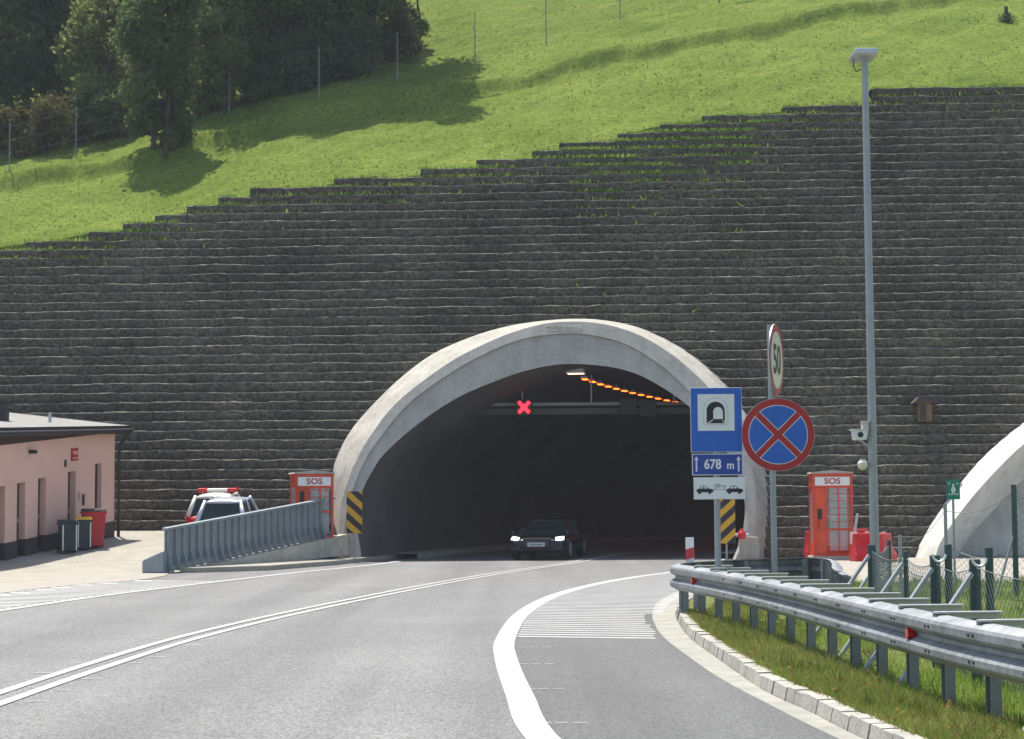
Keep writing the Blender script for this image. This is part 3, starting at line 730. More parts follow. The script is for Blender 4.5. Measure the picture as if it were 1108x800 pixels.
# island: gutter, kerb blocks, turf
gm = MB(); gm.loft([[Vector((a.x, a.y, .006)), Vector((b.x, b.y, .010))] for a, b in zip(GUT, KRB)], closed=False, caps=False)
tag(gm.build('gutter', 'gutter'), kind='structure')
km = MB(); dense = catmull(KRB, 1600); acc = 0; start = dense[0]; j = 0
for i in range(1, len(dense)):
    if (dense[i] - start).length >= .25 or i == len(dense) - 1:
        a, b = start, dense[i]; d = (b - a).normalized(); n_ = Vector((d.y, -d.x, 0)); h = .115 + random.uniform(-.008, .008)
        a = a + d * .004; b = b - d * .004; off = random.uniform(-.008, .008)
        km.loft([[p + n_ * off + Vector((0, 0, -.05)), p + n_ * (.035 + off) + Vector((0, 0, h)), p + n_ * .16 + Vector((0, 0, h + .004)), p + n_ * .16 + Vector((0, 0, -.05))] for p in (a, b)])
        start = dense[i]
tag(km.build('kerb', 'kerb'), kind='structure')
isl = MB()
inner = []
for i, p in enumerate(KRB):
    _, d, n_ = frame_at(KRB, i); inner.append(p + n_ * .15)
ROWSI = [[Vector((p.x + (24 - p.x) * f ** 1.5 if True else 0, p.y, .10 + .03 * math.sin(p.x * 3 + f * 9 + p.y) * (f > 0))) for f in (0, .05, .1, .18, .3, .5, 1)] for p in inner if p.x < 3.9 or p.y < 20]
isl.loft(ROWSI, closed=False, caps=False)
lastp = ROWSI[-1][0]
isl.face([Vector((lastp.x, lastp.y, .098)), Vector((24, lastp.y, .098)), Vector((24, 36.5, .05)), Vector((6.2, 36.5, .05)), Vector((4.6, 33, .08))])
tag(isl.build('verge', 'turf'), kind='structure')
# right forecourt paving and left forecourt
o = MB().face([(2.6, 30.0, .014), (40, 30.0, .014), (40, 57, .014), (7.2, 57, .014), (6.2, 49, .014), (4.0, 38, .014)]).build('paving', 'paving'); tag(o, kind='structure')
def plaza_z(y):
    u = y - 46.0
    return 0.012 if u <= 0 else .012 + .1 * (u * u / 6 if u < 3 else u - 1.5)
XR = [(-20, -19), (20, -14.0), (28, -12), (35, -9.8), (38.8, -9.36), (40.5, -8.6), (42.9, -8.1), (46, -8.5), (54.3, -4.9), (58, -4.6)]
pm = MB(); rws = []
for yv in list(np.linspace(20, 46, 14)) + list(np.linspace(46.4, 57.6, 26)):
    xr_ = interp(yv, XR); rws.append([Vector((xr_ + (-45 - xr_) * f, yv, plaza_z(yv) + (.0 if True else 0))) for f in (0, .1, .25, .5, 1)])
pm.loft(rws, closed=False, caps=False); tag(pm.build('plaza', 'paving'), kind='structure')
# raised walkway with kerb on the left of the carriageway
sp = [gnd(a, b) for a, b in ((213, 620), (290, 617.5), (360, 612), (402, 607.5), (436, 603.5))]
sm = MB(); sm.slab([(p.x, p.y) for p in sp] + [(-3.6, 58), (-4.6, 58), (-4.75, 54.3), (-8.3, 46.2)], -.1, .13)
tag(sm.build('walkway', 'paving', bevel=.015), kind='structure')

# ------------------------------------------------------------------ island grass
def grass_patch(n, f):
    pts = []
    while len(pts) < n:
        y = 9 + 27 * random.random() ** 1.5; k = x_at(KRB, y)
        if k is None: k = 4.2
        if y > 26 and k < 4.2: k = max(k, interp(y, [(26, 2.6), (28, 2.9), (30, 4.2), (36, 6.0)]))
        x = k + .16 + f * random.random() ** 1.6
        pts.append((x, y, .09))
    return pts
tag(blades('verge_grass', grass_patch(170000, 11), .075, .010, 'blade', .6), 'green grass on the verge around the guard rail', 'grass', kind='stuff')
tag(blades('dry_grass', grass_patch(32000, .8), .07, .011, 'dryblade', .9), 'brownish dry grass and fallen leaves along the kerb', 'dry grass', kind='stuff')

lv = np.array(grass_patch(800, 1.0)); lv[:, 2] += rng.uniform(.02, .1, len(lv))
u_ = rng.normal(size=(len(lv), 3)) * [1, 1, .4]; u_ /= np.linalg.norm(u_, axis=1)[:, None]; v_ = np.cross(u_, rng.normal(size=(len(lv), 3)) * [.3, .3, 1]); v_ /= np.linalg.norm(v_, axis=1)[:, None]
sz = rng.uniform(.014, .03, len(lv))[:, None]
tag(np_mesh('fallen_leaves', np.stack([lv - u_*sz, lv - v_*sz*.6, lv + u_*sz, lv + v_*sz*.6], 1).reshape(-1, 3), np.arange(4*len(lv)).reshape(-1, 4), 'fallen'), 'scattered orange-brown fallen leaves in the grass along the kerb', 'fallen leaves', kind='stuff')
wd_ = np.array(grass_patch(420, 9)); wp = np.repeat(wd_, 45, 0) + rng.normal(size=(420*45, 3)) * [.04, .09, 0] + [.12, 0, 0]
tag(blades('weed_clumps', wp, .13, .014, 'weed', .8), 'taller weedy clumps scattered through the verge grass', 'weeds', kind='stuff')

# ------------------------------------------------------------------ guard rail
GR = catmull([(4.3, 6.5, 0), (3.72, 9.5, 0), (3.27, 12.9, 0), (3.13, 15.0, 0), (3.04, 17, 0), (2.94, 19.3, 0), (2.72, 22.5, 0), (2.42, 25.3, 0), (2.30, 26.2, 0), (2.42, 26.9, 0), (2.8, 27.6, 0), (3.6, 28.7, 0), (4.5, 29.4, 0), (4.85, 28.6, 0), (4.6, 26.5, 0), (4.25, 24.4, 0), (3.95, 22.0, 0)], 480)
rail = thing('guard_rail', 'galvanised double-wave guard rail on closely set posts curling round the grass verge', 'guard rail', (3.1, 15, 0))
RO = Vector((3.1, 15, 0))
prof = [(-.005, .41), (.0, .42), (.075, .455), (.085, .475), (.085, .52), (.07, .54), (.005, .575), (.005, .605), (.07, .64), (.085, .66), (.085, .71), (.07, .735), (.0, .765), (-.06, .768), (-.06, .755), (-.01, .745), (.05, .72), (.06, .66), (-.01, .62), (-.015, .56), (.05, .53), (.06, .47), (-.01, .43)]
rb = MB(); rg = []
LEN = [0]
for a, b in zip(GR[:-1], GR[1:]): LEN.append(LEN[-1] + (b - a).length)
for i, p in enumerate(GR):
    d = (GR[min(i+1, 479)] - GR[max(i-1, 0)]).normalized(); n_ = Vector((-d.y, d.x, 0))      # towards the road on the near run
    rg.append([p - RO + n_ * o_ + Vector((0, 0, z)) for o_, z in prof])
rb.loft(rg); beam = rb.build('beam', 'galv', rail, smooth=False)
def at_len(s):
    i = int(np.searchsorted(LEN, s)) ; i = min(max(i, 1), 479); t = (s - LEN[i-1]) / (LEN[i] - LEN[i-1] + 1e-9)
    p = GR[i-1].lerp(GR[i], t); d = (GR[i] - GR[i-1]).normalized(); return p, d, Vector((-d.y, d.x, 0))
nose = next(LEN[i] for i, p in enumerate(GR) if p.x == min(q.x for q in GR))
s = .55; bolt0 = MB().cyl((-.01, 0, 0), (.008, 0, 0), .012, n=8).build('bolt', 'fascia'); k = 0
while s < LEN[-1] - .2:
    p, d, n_ = at_len(s); front = s < nose - .4
    rot = Matrix((n_, d, Vector((0, 0, 1)))).transposed()
    pm_ = MB(); c = p - n_ * .10 - RO
    pm_.box(c + Vector((0, 0, .36)), (.012, .11, .76), rot); pm_.box(c + n_ * .035 + d * .05 + Vector((0, 0, .36)), (.07, .012, .76), rot); pm_.box(c + n_ * .035 - d * .05 + Vector((0, 0, .36)), (.07, .012, .76), rot)
    pm_.build('post', 'post' if not front else 'galv_post', rail) if False else pm_.build('post', 'post', rail)
    if front:
        q = p - RO
        sb = MB(); sb.box(q - n_ * .23 + Vector((0, 0, .787)), (.52, .07, .012), rot); sb.box(q - n_ * .23 + d * .035 + Vector((0, 0, .762)), (.52, .008, .05), rot)
        sb.build('spacer', 'galv_sunlit', rail)
    if front and s < 17:
        for off_, zz in ((.084, .50), (.086, .685)):
            for dd in (-.045, .045):
                bo = bolt0 if bolt0.parent is None else bolt0.copy()
                if bo is not bolt0: COL.objects.link(bo)
                bo.parent = rail; bo.matrix_local = Matrix.Translation(p - RO + n_ * off_ + d * dd + Vector((0, 0, zz))) @ rot.to_4x4()
    s += 1.0 if front else .75; k += 1
for px, py, Y in ((992, 689, None), (755, 634, None)):
    best = min(range(len(GR)), key=lambda i: abs((GR[i] - Vector((0, 0, 0))).x / max(.1, GR[i].y) - ray(px, py).x / ray(px, py).y) + (10 if LEN[i] > nose else 0))
    p, d, n_ = at_len(LEN[best]); MB().cyl(p - RO + n_ * .02 + Vector((0, 0, .59)), p - RO + n_ * .082 + Vector((0, 0, .59)), .042, n=18).build('reflector', 'reflector', rail)

# ------------------------------------------------------------------ near chain-link fence behind the rail
def chain(mb, a, b, h0, h1, pitch=.10, r=.0025, sag=0.0):
    a, b = Vector(a), Vector(b); L_ = (b - a).length; d = (b - a) / L_; h = h1 - h0
    def pt(u, v):
        u = min(max(u, 0), L_); return a + d * u + Vector((0, 0, h0 + v - sag * math.sin(math.pi * u / L_) * v / h))
    k = -int(h / pitch) - 1
    while k * pitch < L_:
        for sg in (1, -1):
            u0 = k * pitch if sg > 0 else k * pitch + h; u1 = u0 + sg * h; v0, v1 = 0, h
            lo, hi = min(u0, u1), max(u0, u1)
            t0 = max(0, (0 - lo) / (hi - lo)); t1 = min(1, (L_ - lo) / (hi - lo))
            if t1 > t0 + .02:
                f = (lambda t: (lo + (hi - lo) * t, (h * t if sg > 0 else h * (1 - t))))
                mids = [t0 + (t1 - t0) * i / 3 for i in range(4)]
                mb.tube([pt(*f(t)) for t in mids], r, 3)
        k += 1
    mb.tube([pt(L_ * i / 8, h) for i in range(9)], r * 2, 4)
fa = [Vector((4.02, 12.4, .08)), Vector((3.90, 15.7, .08)), Vector((3.86, 17.0, .08)), Vector((3.93, 18.6, .08)), Vector((4.15, 21.5, .08)), Vector((4.9, 24.2, .08))]
fn = thing('chain_link_fence', 'low dark green chain-link fence with paired posts close behind the guard rail', 'fence', fa[1]); FB = fa[1].copy()
for i, p in enumerate(fa):
    pb = MB(); q = p - FB
    wd = .09 if i in (1, 2, 4) else .045
    pb.box(q + Vector((0, 0, .5)), (wd, .05, 1.1)); 
    if i in (1, 2): pb.cyl(q + Vector((.13, .03, -.1)), q + Vector((.13, .03, 1.15)), .035, n=10)
    pb.build('post', 'teal', fn, bevel=.006)
    MB().bar(q + Vector((-.04, -.05, .93)), q + Vector((-.74, -.32, .02)), .035, .035).build('strut', 'pole', fn)
    if i in (1, 2): MB().tube([q + Vector((.03 + .06 * math.cos(t), -.04, 1.06 - .07 * abs(math.sin(t)))) for t in np.linspace(0, math.pi, 7)], .012, 6).build('wire_loop', 'white', fn)
nm = MB()
for a, b in zip(fa[:-1], fa[1:]): chain(nm, a - FB, b - FB, 0.0, .98, .09, .0022, .06)
nm.build('mesh_panel', 'wire', fn)
fb = [at(975, 640, 30), at(1025, 646, 31.5), at(1100, 650, 30), Vector((13, 29, .08)), Vector((18, 28, .08))]
hs = [1.05, 1.55, 1.85, 1.85, 1.85]
fB = thing('chain_link_fence', 'taller grey-green chain-link fence with slack top wire in front of the white arch', 'fence', (fb[1].x, fb[1].y, .05)); FB2 = Vector((fb[1].x, fb[1].y, .05))
for p, h in zip(fb, hs):
    q = Vector((p.x, p.y, .05)) - FB2; MB().cyl(q + Vector((0, 0, -.15)), q + Vector((0, 0, h)), .045 if h > 1.7 else .03, n=10).build('post', 'teal' if h > 1.7 else 'pole', fB)
q = Vector((fb[2].x, fb[2].y, .05)) - FB2; MB().cyl(q + Vector((0, 0, 1.1)), q + Vector((-.36, -.05, 0)), .022, n=8).build('strut', 'pole', fB)
nm = MB()
for i in range(4):
    a = Vector((fb[i].x, fb[i].y, .05)) - FB2; b = Vector((fb[i+1].x, fb[i+1].y, .05)) - FB2; h = min(hs[i], hs[i+1]) - .1
    chain(nm, a, b, 0, h * (.6 if i < 2 else .95), .13, .003, .22)
    nm.tube([a.lerp(b, t) + Vector((0, 0, hs[i] + (hs[i+1] - hs[i]) * t - .12 - .16 * math.sin(math.pi * t))) for t in np.linspace(0, 1, 9)], .006, 4)
nm.build('mesh_panel', 'wire', fB)

# ------------------------------------------------------------------ sign: tunnel
SD = 20.9
pb = at(778, 640, SD); ts = thing('tunnel_sign', 'blue tunnel sign with 678 m plate and white two-car plate on one grey pole', 'road sign', (pb.x, SD, .08))
def zz(py, x=778): return at(x, py, SD).z - .08
def xx(px, py=480): return at(px, py, SD).x - pb.x
MB().cyl((0, .06, .1), (0, .06, zz(421)), .036, n=14).build('pole', 'pole', ts)
def panel(parent, name, x0, x1, z0, z1, m, border=None, y=0.0, bw=.012):
    o = MB().box(((x0 + x1)/2, y + .012, (z0 + z1)/2), (x1 - x0, .016, z1 - z0)).build(name, ['alu'], parent, bevel=.004)
    MB().box(((x0 + x1)/2, y + .002, (z0 + z1)/2), (x1 - x0 - .004, .004, z1 - z0 - .004)).build('border', border or m, o)
    MB().box(((x0 + x1)/2, y - .001, (z0 + z1)/2), (x1 - x0 - 2*bw, .004, z1 - z0 - 2*bw)).build('face', m, o)
    return o
x0, x1 = xx(747.5), xx(803.5); zt, zb = zz(419.5), zz(489.5)
P1 = panel(ts, 'tunnel_panel', x0, x1, zb, zt, 'blue', 'white', bw=.006)
cx = (x0 + x1) / 2 - .003; sq = .415; cz = zt - .075 - sq / 2
MB().box((cx, -.005, cz), (sq, .003, sq)).build('white_square', 'white', P1)
def arch(cx, cz, w_, h_, n=18):               # arch-topped opening outline: bottom-centre at cx,cz
    r = w_ / 2; pts = [(cx - r, cz), (cx + r, cz)]
    return [(cx + r, cz)] + [(cx + r * math.cos(t), cz + h_ - r + r * math.sin(t)) for t in np.linspace(0, math.pi, n)] + [(cx - r, cz)]
bz = cz - sq / 2 + .085
mb = MB(); mb.prism(arch(cx - .005, bz, .205, .245), -.0085, -.0065); mb.build('tunnel_symbol', 'black', P1)
mb = MB(); mb.prism(arch(cx + .022, bz + .048, .108, .135), -.0105, -.0087); mb.prism([(cx - .1, bz + .006), (cx - .085, bz + .002), (cx - .03, bz + .038), (cx - .04, bz + .042)], -.0105, -.0087)
mb.prism([(cx + .094, bz + .006), (cx + .085, bz + .002), (cx + .068, bz + .038), (cx + .075, bz + .042)], -.0105, -.0087); mb.build('tunnel_opening', 'white', P1)
mb = MB(); oa = arch(cx - .005, bz - .012, .275, .30, 26)
for i in range(0, len(oa) - 1):
    if i % 2 == 0: a, b = oa[i], oa[i+1]; mb.bar((a[0], -.0075, a[1]), (b[0], -.0075, b[1]), .003, .004) if (Vector(a) - Vector(b)).length < .05 else None
for sg in (-1, 1):
    for k_ in range(7): mb.box((cx - .005 + sg * .1375, -.0075, bz + .0 + k_ * .022), (.004, .003, .011))
for k_ in range(11): mb.box((cx - .125 + k_ * .024, -.0075, bz - .014), (.012, .003, .004))
mb.build('dashed_outline', 'black', P1)
x0b, x1b = xx(748.5), xx(803.5); P2 = panel(ts, 'distance_plate', x0b, x1b, zz(514.5), zz(491), 'blue2', 'white', bw=.010)
c2 = (x0b + x1b) / 2; z2 = (zz(514.5) + zz(491)) / 2
mb = MB(); mb.text('678', .152, (c2 - .055, -.005, z2 - .002), bold=.004, sx=.86); mb.text('m', .125, (c2 + .147, -.005, z2 - .012), bold=.003, sx=.9); mb.build('lettering', 'white', P2)
for sg in (-1, 1):
    mb = MB(); ax_ = c2 + sg * .238; mb.box((ax_, -.005, z2 - .012), (.017, .003, .135)); mb.prism([(ax_ - .026, z2 + .05), (ax_ + .026, z2 + .05), (ax_, z2 + .092)], -.0065, -.0035); mb.build('arrow', 'white', P2)
x0c, x1c = xx(750), xx(806); P3 = panel(ts, 'car_gap_plate', x0c, x1c, zz(540.5), zz(516.5), 'white', 'white', bw=.012)
c3 = (x0c + x1c) / 2; z3 = (zz(540.5) + zz(516.5)) / 2
CARP = [(-.095, -.012), (-.088, .012), (-.062, .018), (-.045, .048), (.012, .05), (.042, .02), (.088, .012), (.096, -.012), (.092, -.022), (-.09, -.022)]
mb = MB()
for sg in (-1, 1):
    o_ = c3 + sg * .168; mb.prism([(o_ + x, z3 - .022 + z) for x, z in CARP], -.0055, -.003)
    for wx in (-.058, .055): mb.cyl((o_ + wx, -.006, z3 - .046), (o_ + wx, -.003, z3 - .046), .019, n=14)
mb.build('car_symbols', 'black', P3)
mb = MB()
for sg in (-1, 1):
    o_ = c3 + sg * .168; mb.prism([(o_ - .052, z3 - .003), (o_ - .04, z3 + .021), (o_ - .018, z3 + .021), (o_ - .018, z3 - .003)], -.007, -.0057); mb.prism([(o_ - .008, z3 - .003), (o_ - .008, z3 + .021), (o_ + .01, z3 + .021), (o_ + .03, z3 - .003)], -.007, -.0057)
mb.build('car_windows', 'white', P3)
mb = MB(); mb.text('100 m', .055, (c3, -.005, z3 + .026), bold=.0008); mb.box((c3, -.005, z3 - .012), (.12, .003, .004))
for sg in (-1, 1): mb.prism([(c3 + sg * .07, z3 - .012), (c3 + sg * .05, z3 - .002), (c3 + sg * .05, z3 - .022)], -.0065, -.0035)
mb.build('lettering', 'post', P3)

# ------------------------------------------------------------------ sign: no stopping and side-on 50
pb2 = at(841.5, 640, SD - .1); ns = thing('no_stopping_sign', 'round blue no-stopping sign with red X, a side-on 50 sign above on its pole', 'road sign', (pb2.x, SD - .1, .08))
z_ = lambda py: at(841, py, SD - .1).z - .08
MB().cyl((-.02, .06, .1), (-.03, .06, z_(351)), .034, n=14).build('pole', 'pole', ns)
cz = z_(470.5); cxs = at(842, 470.5, SD - .1).x - pb2.x
disc = MB().cyl((cxs, .022, cz), (cxs, .006, cz), .412, n=64).build('disc', 'alu', ns)
MB().cyl((cxs, .0058, cz), (cxs, .002, cz), .408, n=64).build('red_rim', 'red', disc)
MB().cyl((cxs, .0018, cz), (cxs, -.001, cz), .334, n=64).build('white_line', 'white', disc)
mb = MB()                                      # four blue sectors between the bars of the X
for k_ in range(4):
    a0 = k_ * math.pi / 2; hw = .042; r_ = .326; off = math.asin(hw / r_)
    aa = [a0 - math.pi/4 + off + (math.pi/2 - 2*off) * t / 14 for t in range(15)]
    pts = [(cxs + hw * math.sqrt(2) * math.cos(a0), cz + hw * math.sqrt(2) * math.sin(a0))] + [(cxs + r_ * math.cos(a), cz + r_ * math.sin(a)) for a in aa]
    mb.prism(pts, -.0035, -.0012)
mb.build('blue_sectors', 'blue', disc)
mb = MB()
for sg in (1, -1): mb.box((cxs, -.003, cz), (.664, .002 + .0006 * sg, .066), Matrix.Rotation(R(45 * sg), 3, 'Y'))
mb.build('red_cross', 'red', disc)
zc5 = z_(389.5); o5 = bpy.data.objects.new('speed_disc', None); o5 = MB().cyl((0, .012, 0), (0, .0, 0), .412, n=56).build('speed_disc', 'alu', ns)
o5.location = (.035, .05, zc5); o5.rotation_euler = (0, 0, R(71))
MB().cyl((0, -.0002, 0), (0, -.004, 0), .408, n=56).build('red_rim', 'red', o5); MB().cyl((0, -.0042, 0), (0, -.007, 0), .325, n=56).build('white_face', 'cream', o5)
MB().text('50', .46, (0, -.009, -.01), bold=.012, sx=.95).build('lettering', 'black', o5)

for o_, X_ in ((ts, pb.x), (ns, pb2.x)):        # full-size signs stand behind the rail
    k_ = 1.155; o_.scale = (k_, k_, k_); D_ = o_.location.y; o_.location = (X_ * k_, D_ * k_, CAMZ + (.08 - CAMZ) * k_)
# ------------------------------------------------------------------ lamp post and things on it
LD = 32.0; lb = at(947.5, 647, LD); lx = lb.x; LB = Vector((lx, LD, .06))
lp_ = thing('street_lamp', 'tall slim grey lamp post with a flat lamp head, rising above the hillside', 'street lamp', LB)
ht = at(940, 66, LD).z - .06
MB().cyl((0, 0, -.1), (0, 0, ht), .082, .055, 18).build('pole', 'pole', lp_, smooth=False)
MB().cyl((0, 0, -.06), (0, 0, .03), .16, n=18).build('base_plate', 'pole', lp_)
mb = MB(); mb.box((-.02, 0, ht + .10), (.40, .62, .12)); mb.build('lamp_head', 'alu', lp_, bevel=.03); MB().box((-.02, 0, ht + .03), (.34, .5, .02)).build('lens', 'glass', lp_)
MB().tube([(-.19, 0, ht + .03), (-.2, 0, ht - .1), (-.15, 0, ht - .19), (-.07, 0, ht - .15)], .01, 6).build('cable', 'black', lp_)
def zl(py): return at(945, py, LD).z
t = thing('junction_box', 'small beige junction box strapped to the lamp post', 'junction box', (lx - .13, LD - .03, zl(464))); MB().box((0, 0, .0), (.12, .16, .24)).build('box', 'concrete_pale', t, bevel=.01); MB().box((0, 0, .122), (.14, .18, .02)).build('lid', 'alu', t)
t = thing('traffic_camera', 'white boxy traffic camera on a bracket left of the lamp post', 'camera', (at(928, 471, LD).x, LD - .05, zl(471)))
MB().prism([(-.11, .08), (.125, .08), (.11, -.085), (-.09, -.085)], -.22, .1).build('housing', 'white', t, bevel=.015); MB().box((.0, -.06, .09), (.27, .36, .015)).build('sunshield', 'white', t)
MB().tube([(.02, 0, -.08), (.17, 0, -.19), (.2, .0, -.16), (.2, .03, -.08), (.3, .05, -.08)], .014, 8).build('bracket', 'alu', t)
MB().cyl((0, -.221, 0), (0, -.226, 0), .05, n=16).build('lens', 'black', t)
t = thing('dome_camera', 'round cream dome camera on a short arm low on the lamp post', 'camera', (at(933, 503, LD).x, LD - .03, zl(503)))
MB().sphere((0, 0, 0), .09).build('dome', 'cream', t); MB().cyl((.05, .02, .02), (.22, .03, .02), .02, n=8).build('arm', 'black', t)
MB().cyl((0, 0, .06), (0, 0, .1), .06, .05, 14).build('cap', 'alu', t)

# ------------------------------------------------------------------ SOS phone booths
def booth(label, x, y, z, rz, Wd, H, Dp):
    t = thing('emergency_phone_booth', label, 'phone booth', (x, y, z), rz)
    MB().box((0, 0, .04), (Wd + .12, Dp + .12, .1)).build('base', 'concrete_pale', t, bevel=.01)
    for sx in (-1, 1):
        for sy in (-1, 1): MB().box((sx * (Wd/2 - .035), sy * (Dp/2 - .035), H/2 + .05), (.07, .07, H - .08)).build('corner_post', 'booth', t, bevel=.01)
    rf = MB(); rf.prism([(-Wd/2 - .04, H + .02), (Wd/2 + .04, H + .02), (Wd/2 + .02, H + .06), (0, H + .12), (-Wd/2 - .02, H + .06)], -Dp/2 - .04, Dp/2 + .04); rf.build('roof', 'concrete_pale', t)
    MB().box((0, 0, H - .02), (Wd + .02, Dp + .02, .08)).build('roof_band', 'booth', t, bevel=.01)
    hd = MB().box((0, -Dp/2 + .02, H - .20), (Wd - .16, .05, .25)).build('sign_header', 'white', t)
    MB().text('SOS', .235, (0, -Dp/2 - .008, H - .205), bold=.006, sx=1.15).build('lettering', 'red', hd)
    MB().box((0, -Dp/2 + .03, H - .36), (Wd - .14, .05, .07)).build('header_rail', 'booth', t)
    for sx in (-1, 1):
        MB().box((sx * (Wd/2 - .03), 0, H - .2), (.035, Dp - .14, .28)).build('side_header', 'booth', t)
        MB().box((sx * (Wd/2 - .03), 0, .28), (.03, Dp - .14, .4)).build('side_panel', 'booth', t); MB().box((sx * (Wd/2 - .03), 0, 1.2), (.012, Dp - .14, H - 1.0)).build('side_glass', 'glass', t)
    MB().box((0, Dp/2 - .03, H/2), (Wd - .14, .02, H - .2)).build('rear_glass', 'glass', t)
    MB().box((0, Dp/2 - .03, .22), (Wd - .14, .03, .3)).build('rear_panel', 'booth', t)
    dr = MB().box((.02, -Dp/2 + .03, .13), (Wd - .16, .04, .09)).build('door', 'booth', t)
    fr_ = MB(); fr_.box((0, -Dp/2 + .03, .86), (Wd - .14, .04, .06)); fr_.box((.17, -Dp/2 + .03, H/2), (.035, .035, H - .5)); fr_.box((-Wd/2 + .42, -Dp/2 + .03, H/2), (.04, .04, H - .5))
    for i in range(5): fr_.box((.17, -Dp/2 + .032, 1.08 + .2 * i), (.5, .014, .014))
    fr_.build('door_frame', 'booth', dr)
    MB().box((.17, -Dp/2 + .045, H/2), (.52, .008, H - .5)).build('door_glass', 'glass', dr)
    MB().box((-Wd/2 + .24, -Dp/2 + .16, H/2 - .08), (.30, .05, H - .5)).build('back_board', 'bootho', t)
    ph = MB(); ph.box((-Wd/2 + .22, -Dp/2 + .12, 1.30), (.13, .06, .3)); ph.build('telephone', 'black', t, bevel=.02)
    MB().tube([(-Wd/2 + .2, -Dp/2 + .10, 1.15), (-Wd/2 + .17, -Dp/2 + .09, .98), (-Wd/2 + .2, -Dp/2 + .11, .88)], .012, 6).build('telephone_cord', 'black', t)
    return t
b1 = at(900, 606, 54.0); booth('red SOS phone booth standing between the no-stopping sign and the lamp post', b1.x, 54.0, .02, R(-3), 1.16, 2.45, .95)
b2 = at(334, 570, 53.4); booth('red SOS phone booth half hidden by the railing beside the arch', b2.x + .05, 53.7, .62, R(16), 1.12, 1.93, .95)

# red plastic road barriers and litter around the right booth
def rbar(x, y, rz, label, w_=1.1, h_=.82):
    t = thing('road_barrier', label, 'barrier', (x, y, .016), rz)
    MB().loft([[(-w_/2, -.26, 0), (w_/2, -.26, 0), (w_/2, .26, 0), (-w_/2, .26, 0)], [(-w_/2, -.25, .18), (w_/2, -.25, .18), (w_/2, .25, .18), (-w_/2, .25, .18)], [(-w_/2 + .03, -.12, .42), (w_/2 - .03, -.12, .42), (w_/2 - .03, .12, .42), (-w_/2 + .03, .12, .42)], [(-w_/2 + .05, -.10, h_), (w_/2 - .05, -.10, h_), (w_/2 - .05, .10, h_), (-w_/2 + .05, .10, h_)]]).build('body', 'redplastic', t, bevel=.03)
    MB().cyl((0, 0, h_), (0, 0, h_ + .04), .06, n=14).build('filler_cap', 'white', t); MB().box((w_/2 + .02, 0, .45), (.05, .06, .5)).build('coupling', 'redplastic', t)
p = at(941, 610, 51.5); rbar(p.x, 51.8, R(12), 'red plastic road barrier just left of the lamp post', .9, .78)
p = at(962, 610, 50.5); rbar(p.x, 51.2, R(62), 'red plastic road barrier turned end-on, right of the lamp post', 1.0, .78)
p = at(876, 605, 55.0); rbar(p.x + .3, 55.15, R(5), 'red plastic road barrier peeping out left of the phone booth', .85, .8)
p = at(919, 600, 55.0); rbar(p.x + .2, 55.15, R(-5), 'red plastic road barrier in the shade behind the phone booth on its right', .9, .85)
p = at(925, 606, 52.8); t = thing('marker_pole', 'white box with a slanting grey pole beside the phone booth', 'marker', (p.x, 52.9, .016)); MB().box((0, 0, .62), (.2, .2, .36)).build('box', 'white', t, bevel=.01); MB().box((0, 0, .22), (.09, .09, .45)).build('stand', 'pole', t); MB().cyl((.02, 0, .78), (.12, 0, 1.32), .04, n=10).build('pole', 'alu', t)
# hydrant by the right foot of the portal
p = at(803, 606, 53.6); t = thing('hydrant', 'red-headed hydrant on a pale stem at the right foot of the tunnel arch', 'hydrant', (p.x, 53.6, .012))
MB().cyl((0, 0, 0), (0, 0, .62), .09, .075, 14).build('stem', 'concrete_pale', t); h_ = MB().lathe([(.08, .60), (.12, .64), (.13, .76), (.09, .83), (.05, .85), (.05, .9), (.01, .91)], n=16).build('head', 'redplastic', t)
MB().cyl((-.2, 0, .72), (-.12, 0, .72), .05, n=12).cyl((.12, 0, .72), (.2, 0, .72), .05, n=12).build('outlets', 'alu', h_)
# nest-box like wooden box hung on the wall
def wall_y(x, z): return WY + (max(0, z) / ROW) * SET - WK * x
p = at(1001, 446, 57.5); yb = wall_y(p.x, p.z) - .1; p = at(1001, 446, yb - .2)
t = thing('wall_cabinet', 'small brown wooden box with a dark roof hung on the stone wall', 'cabinet', (p.x, yb, p.z))
MB().box((0, 0, 0), (.42, .42, .58)).build('box', 'wood', t, bevel=.01); MB().prism([(-.40, .27), (.40, .27), (.36, .36), (-.20, .46)], -.36, .3).build('roof', 'woodroof', t); MB().box((-.06, -.215, -.02), (.2, .02, .46)).build('door', 'woodroof', t)
MB().box((0, .35, -.1), (.1, .5, .08)).build('bracket', 'woodroof', t)
# green sign
p = at(1034, 640, 33); t = thing('green_sign', 'small green emergency sign with white pictogram on a thin pole before the white arch', 'sign', (p.x, 33, .05))
zt_ = at(1034, 519, 33).z - .05; zb_ = at(1034, 540.5, 33).z - .05
MB().cyl((0, .03, -.2), (0, .03, zt_), .022, n=10).build('pole', 'pole', t); pn = MB().box((0, 0, (zt_ + zb_)/2), (.235, .014, zt_ - zb_)).build('panel', 'green', t)
mb = MB(); zc = (zt_ + zb_) / 2 + .01
mb.cyl((0, -.008, zc + .07), (0, -.011, zc + .07), .022, n=12); mb.prism([(-.02, zc + .045), (.02, zc + .045), (.05, zc - .03), (.03, zc - .04), (.015, zc), (.04, zc - .11), (.015, zc - .11), (0, zc - .04), (-.015, zc - .11), (-.04, zc - .11), (-.015, zc), (-.03, zc - .04), (-.05, zc - .03)], -.011, -.008)
for sx in (-1, 1):
    for sz in (-1, 1): mb.prism([(sx * .085, zc + sz * .11), (sx * .05, zc + sz * .11), (sx * .085, zc + sz * .065)], -.011, -.008)
mb.build('pictogram', 'white', pn)

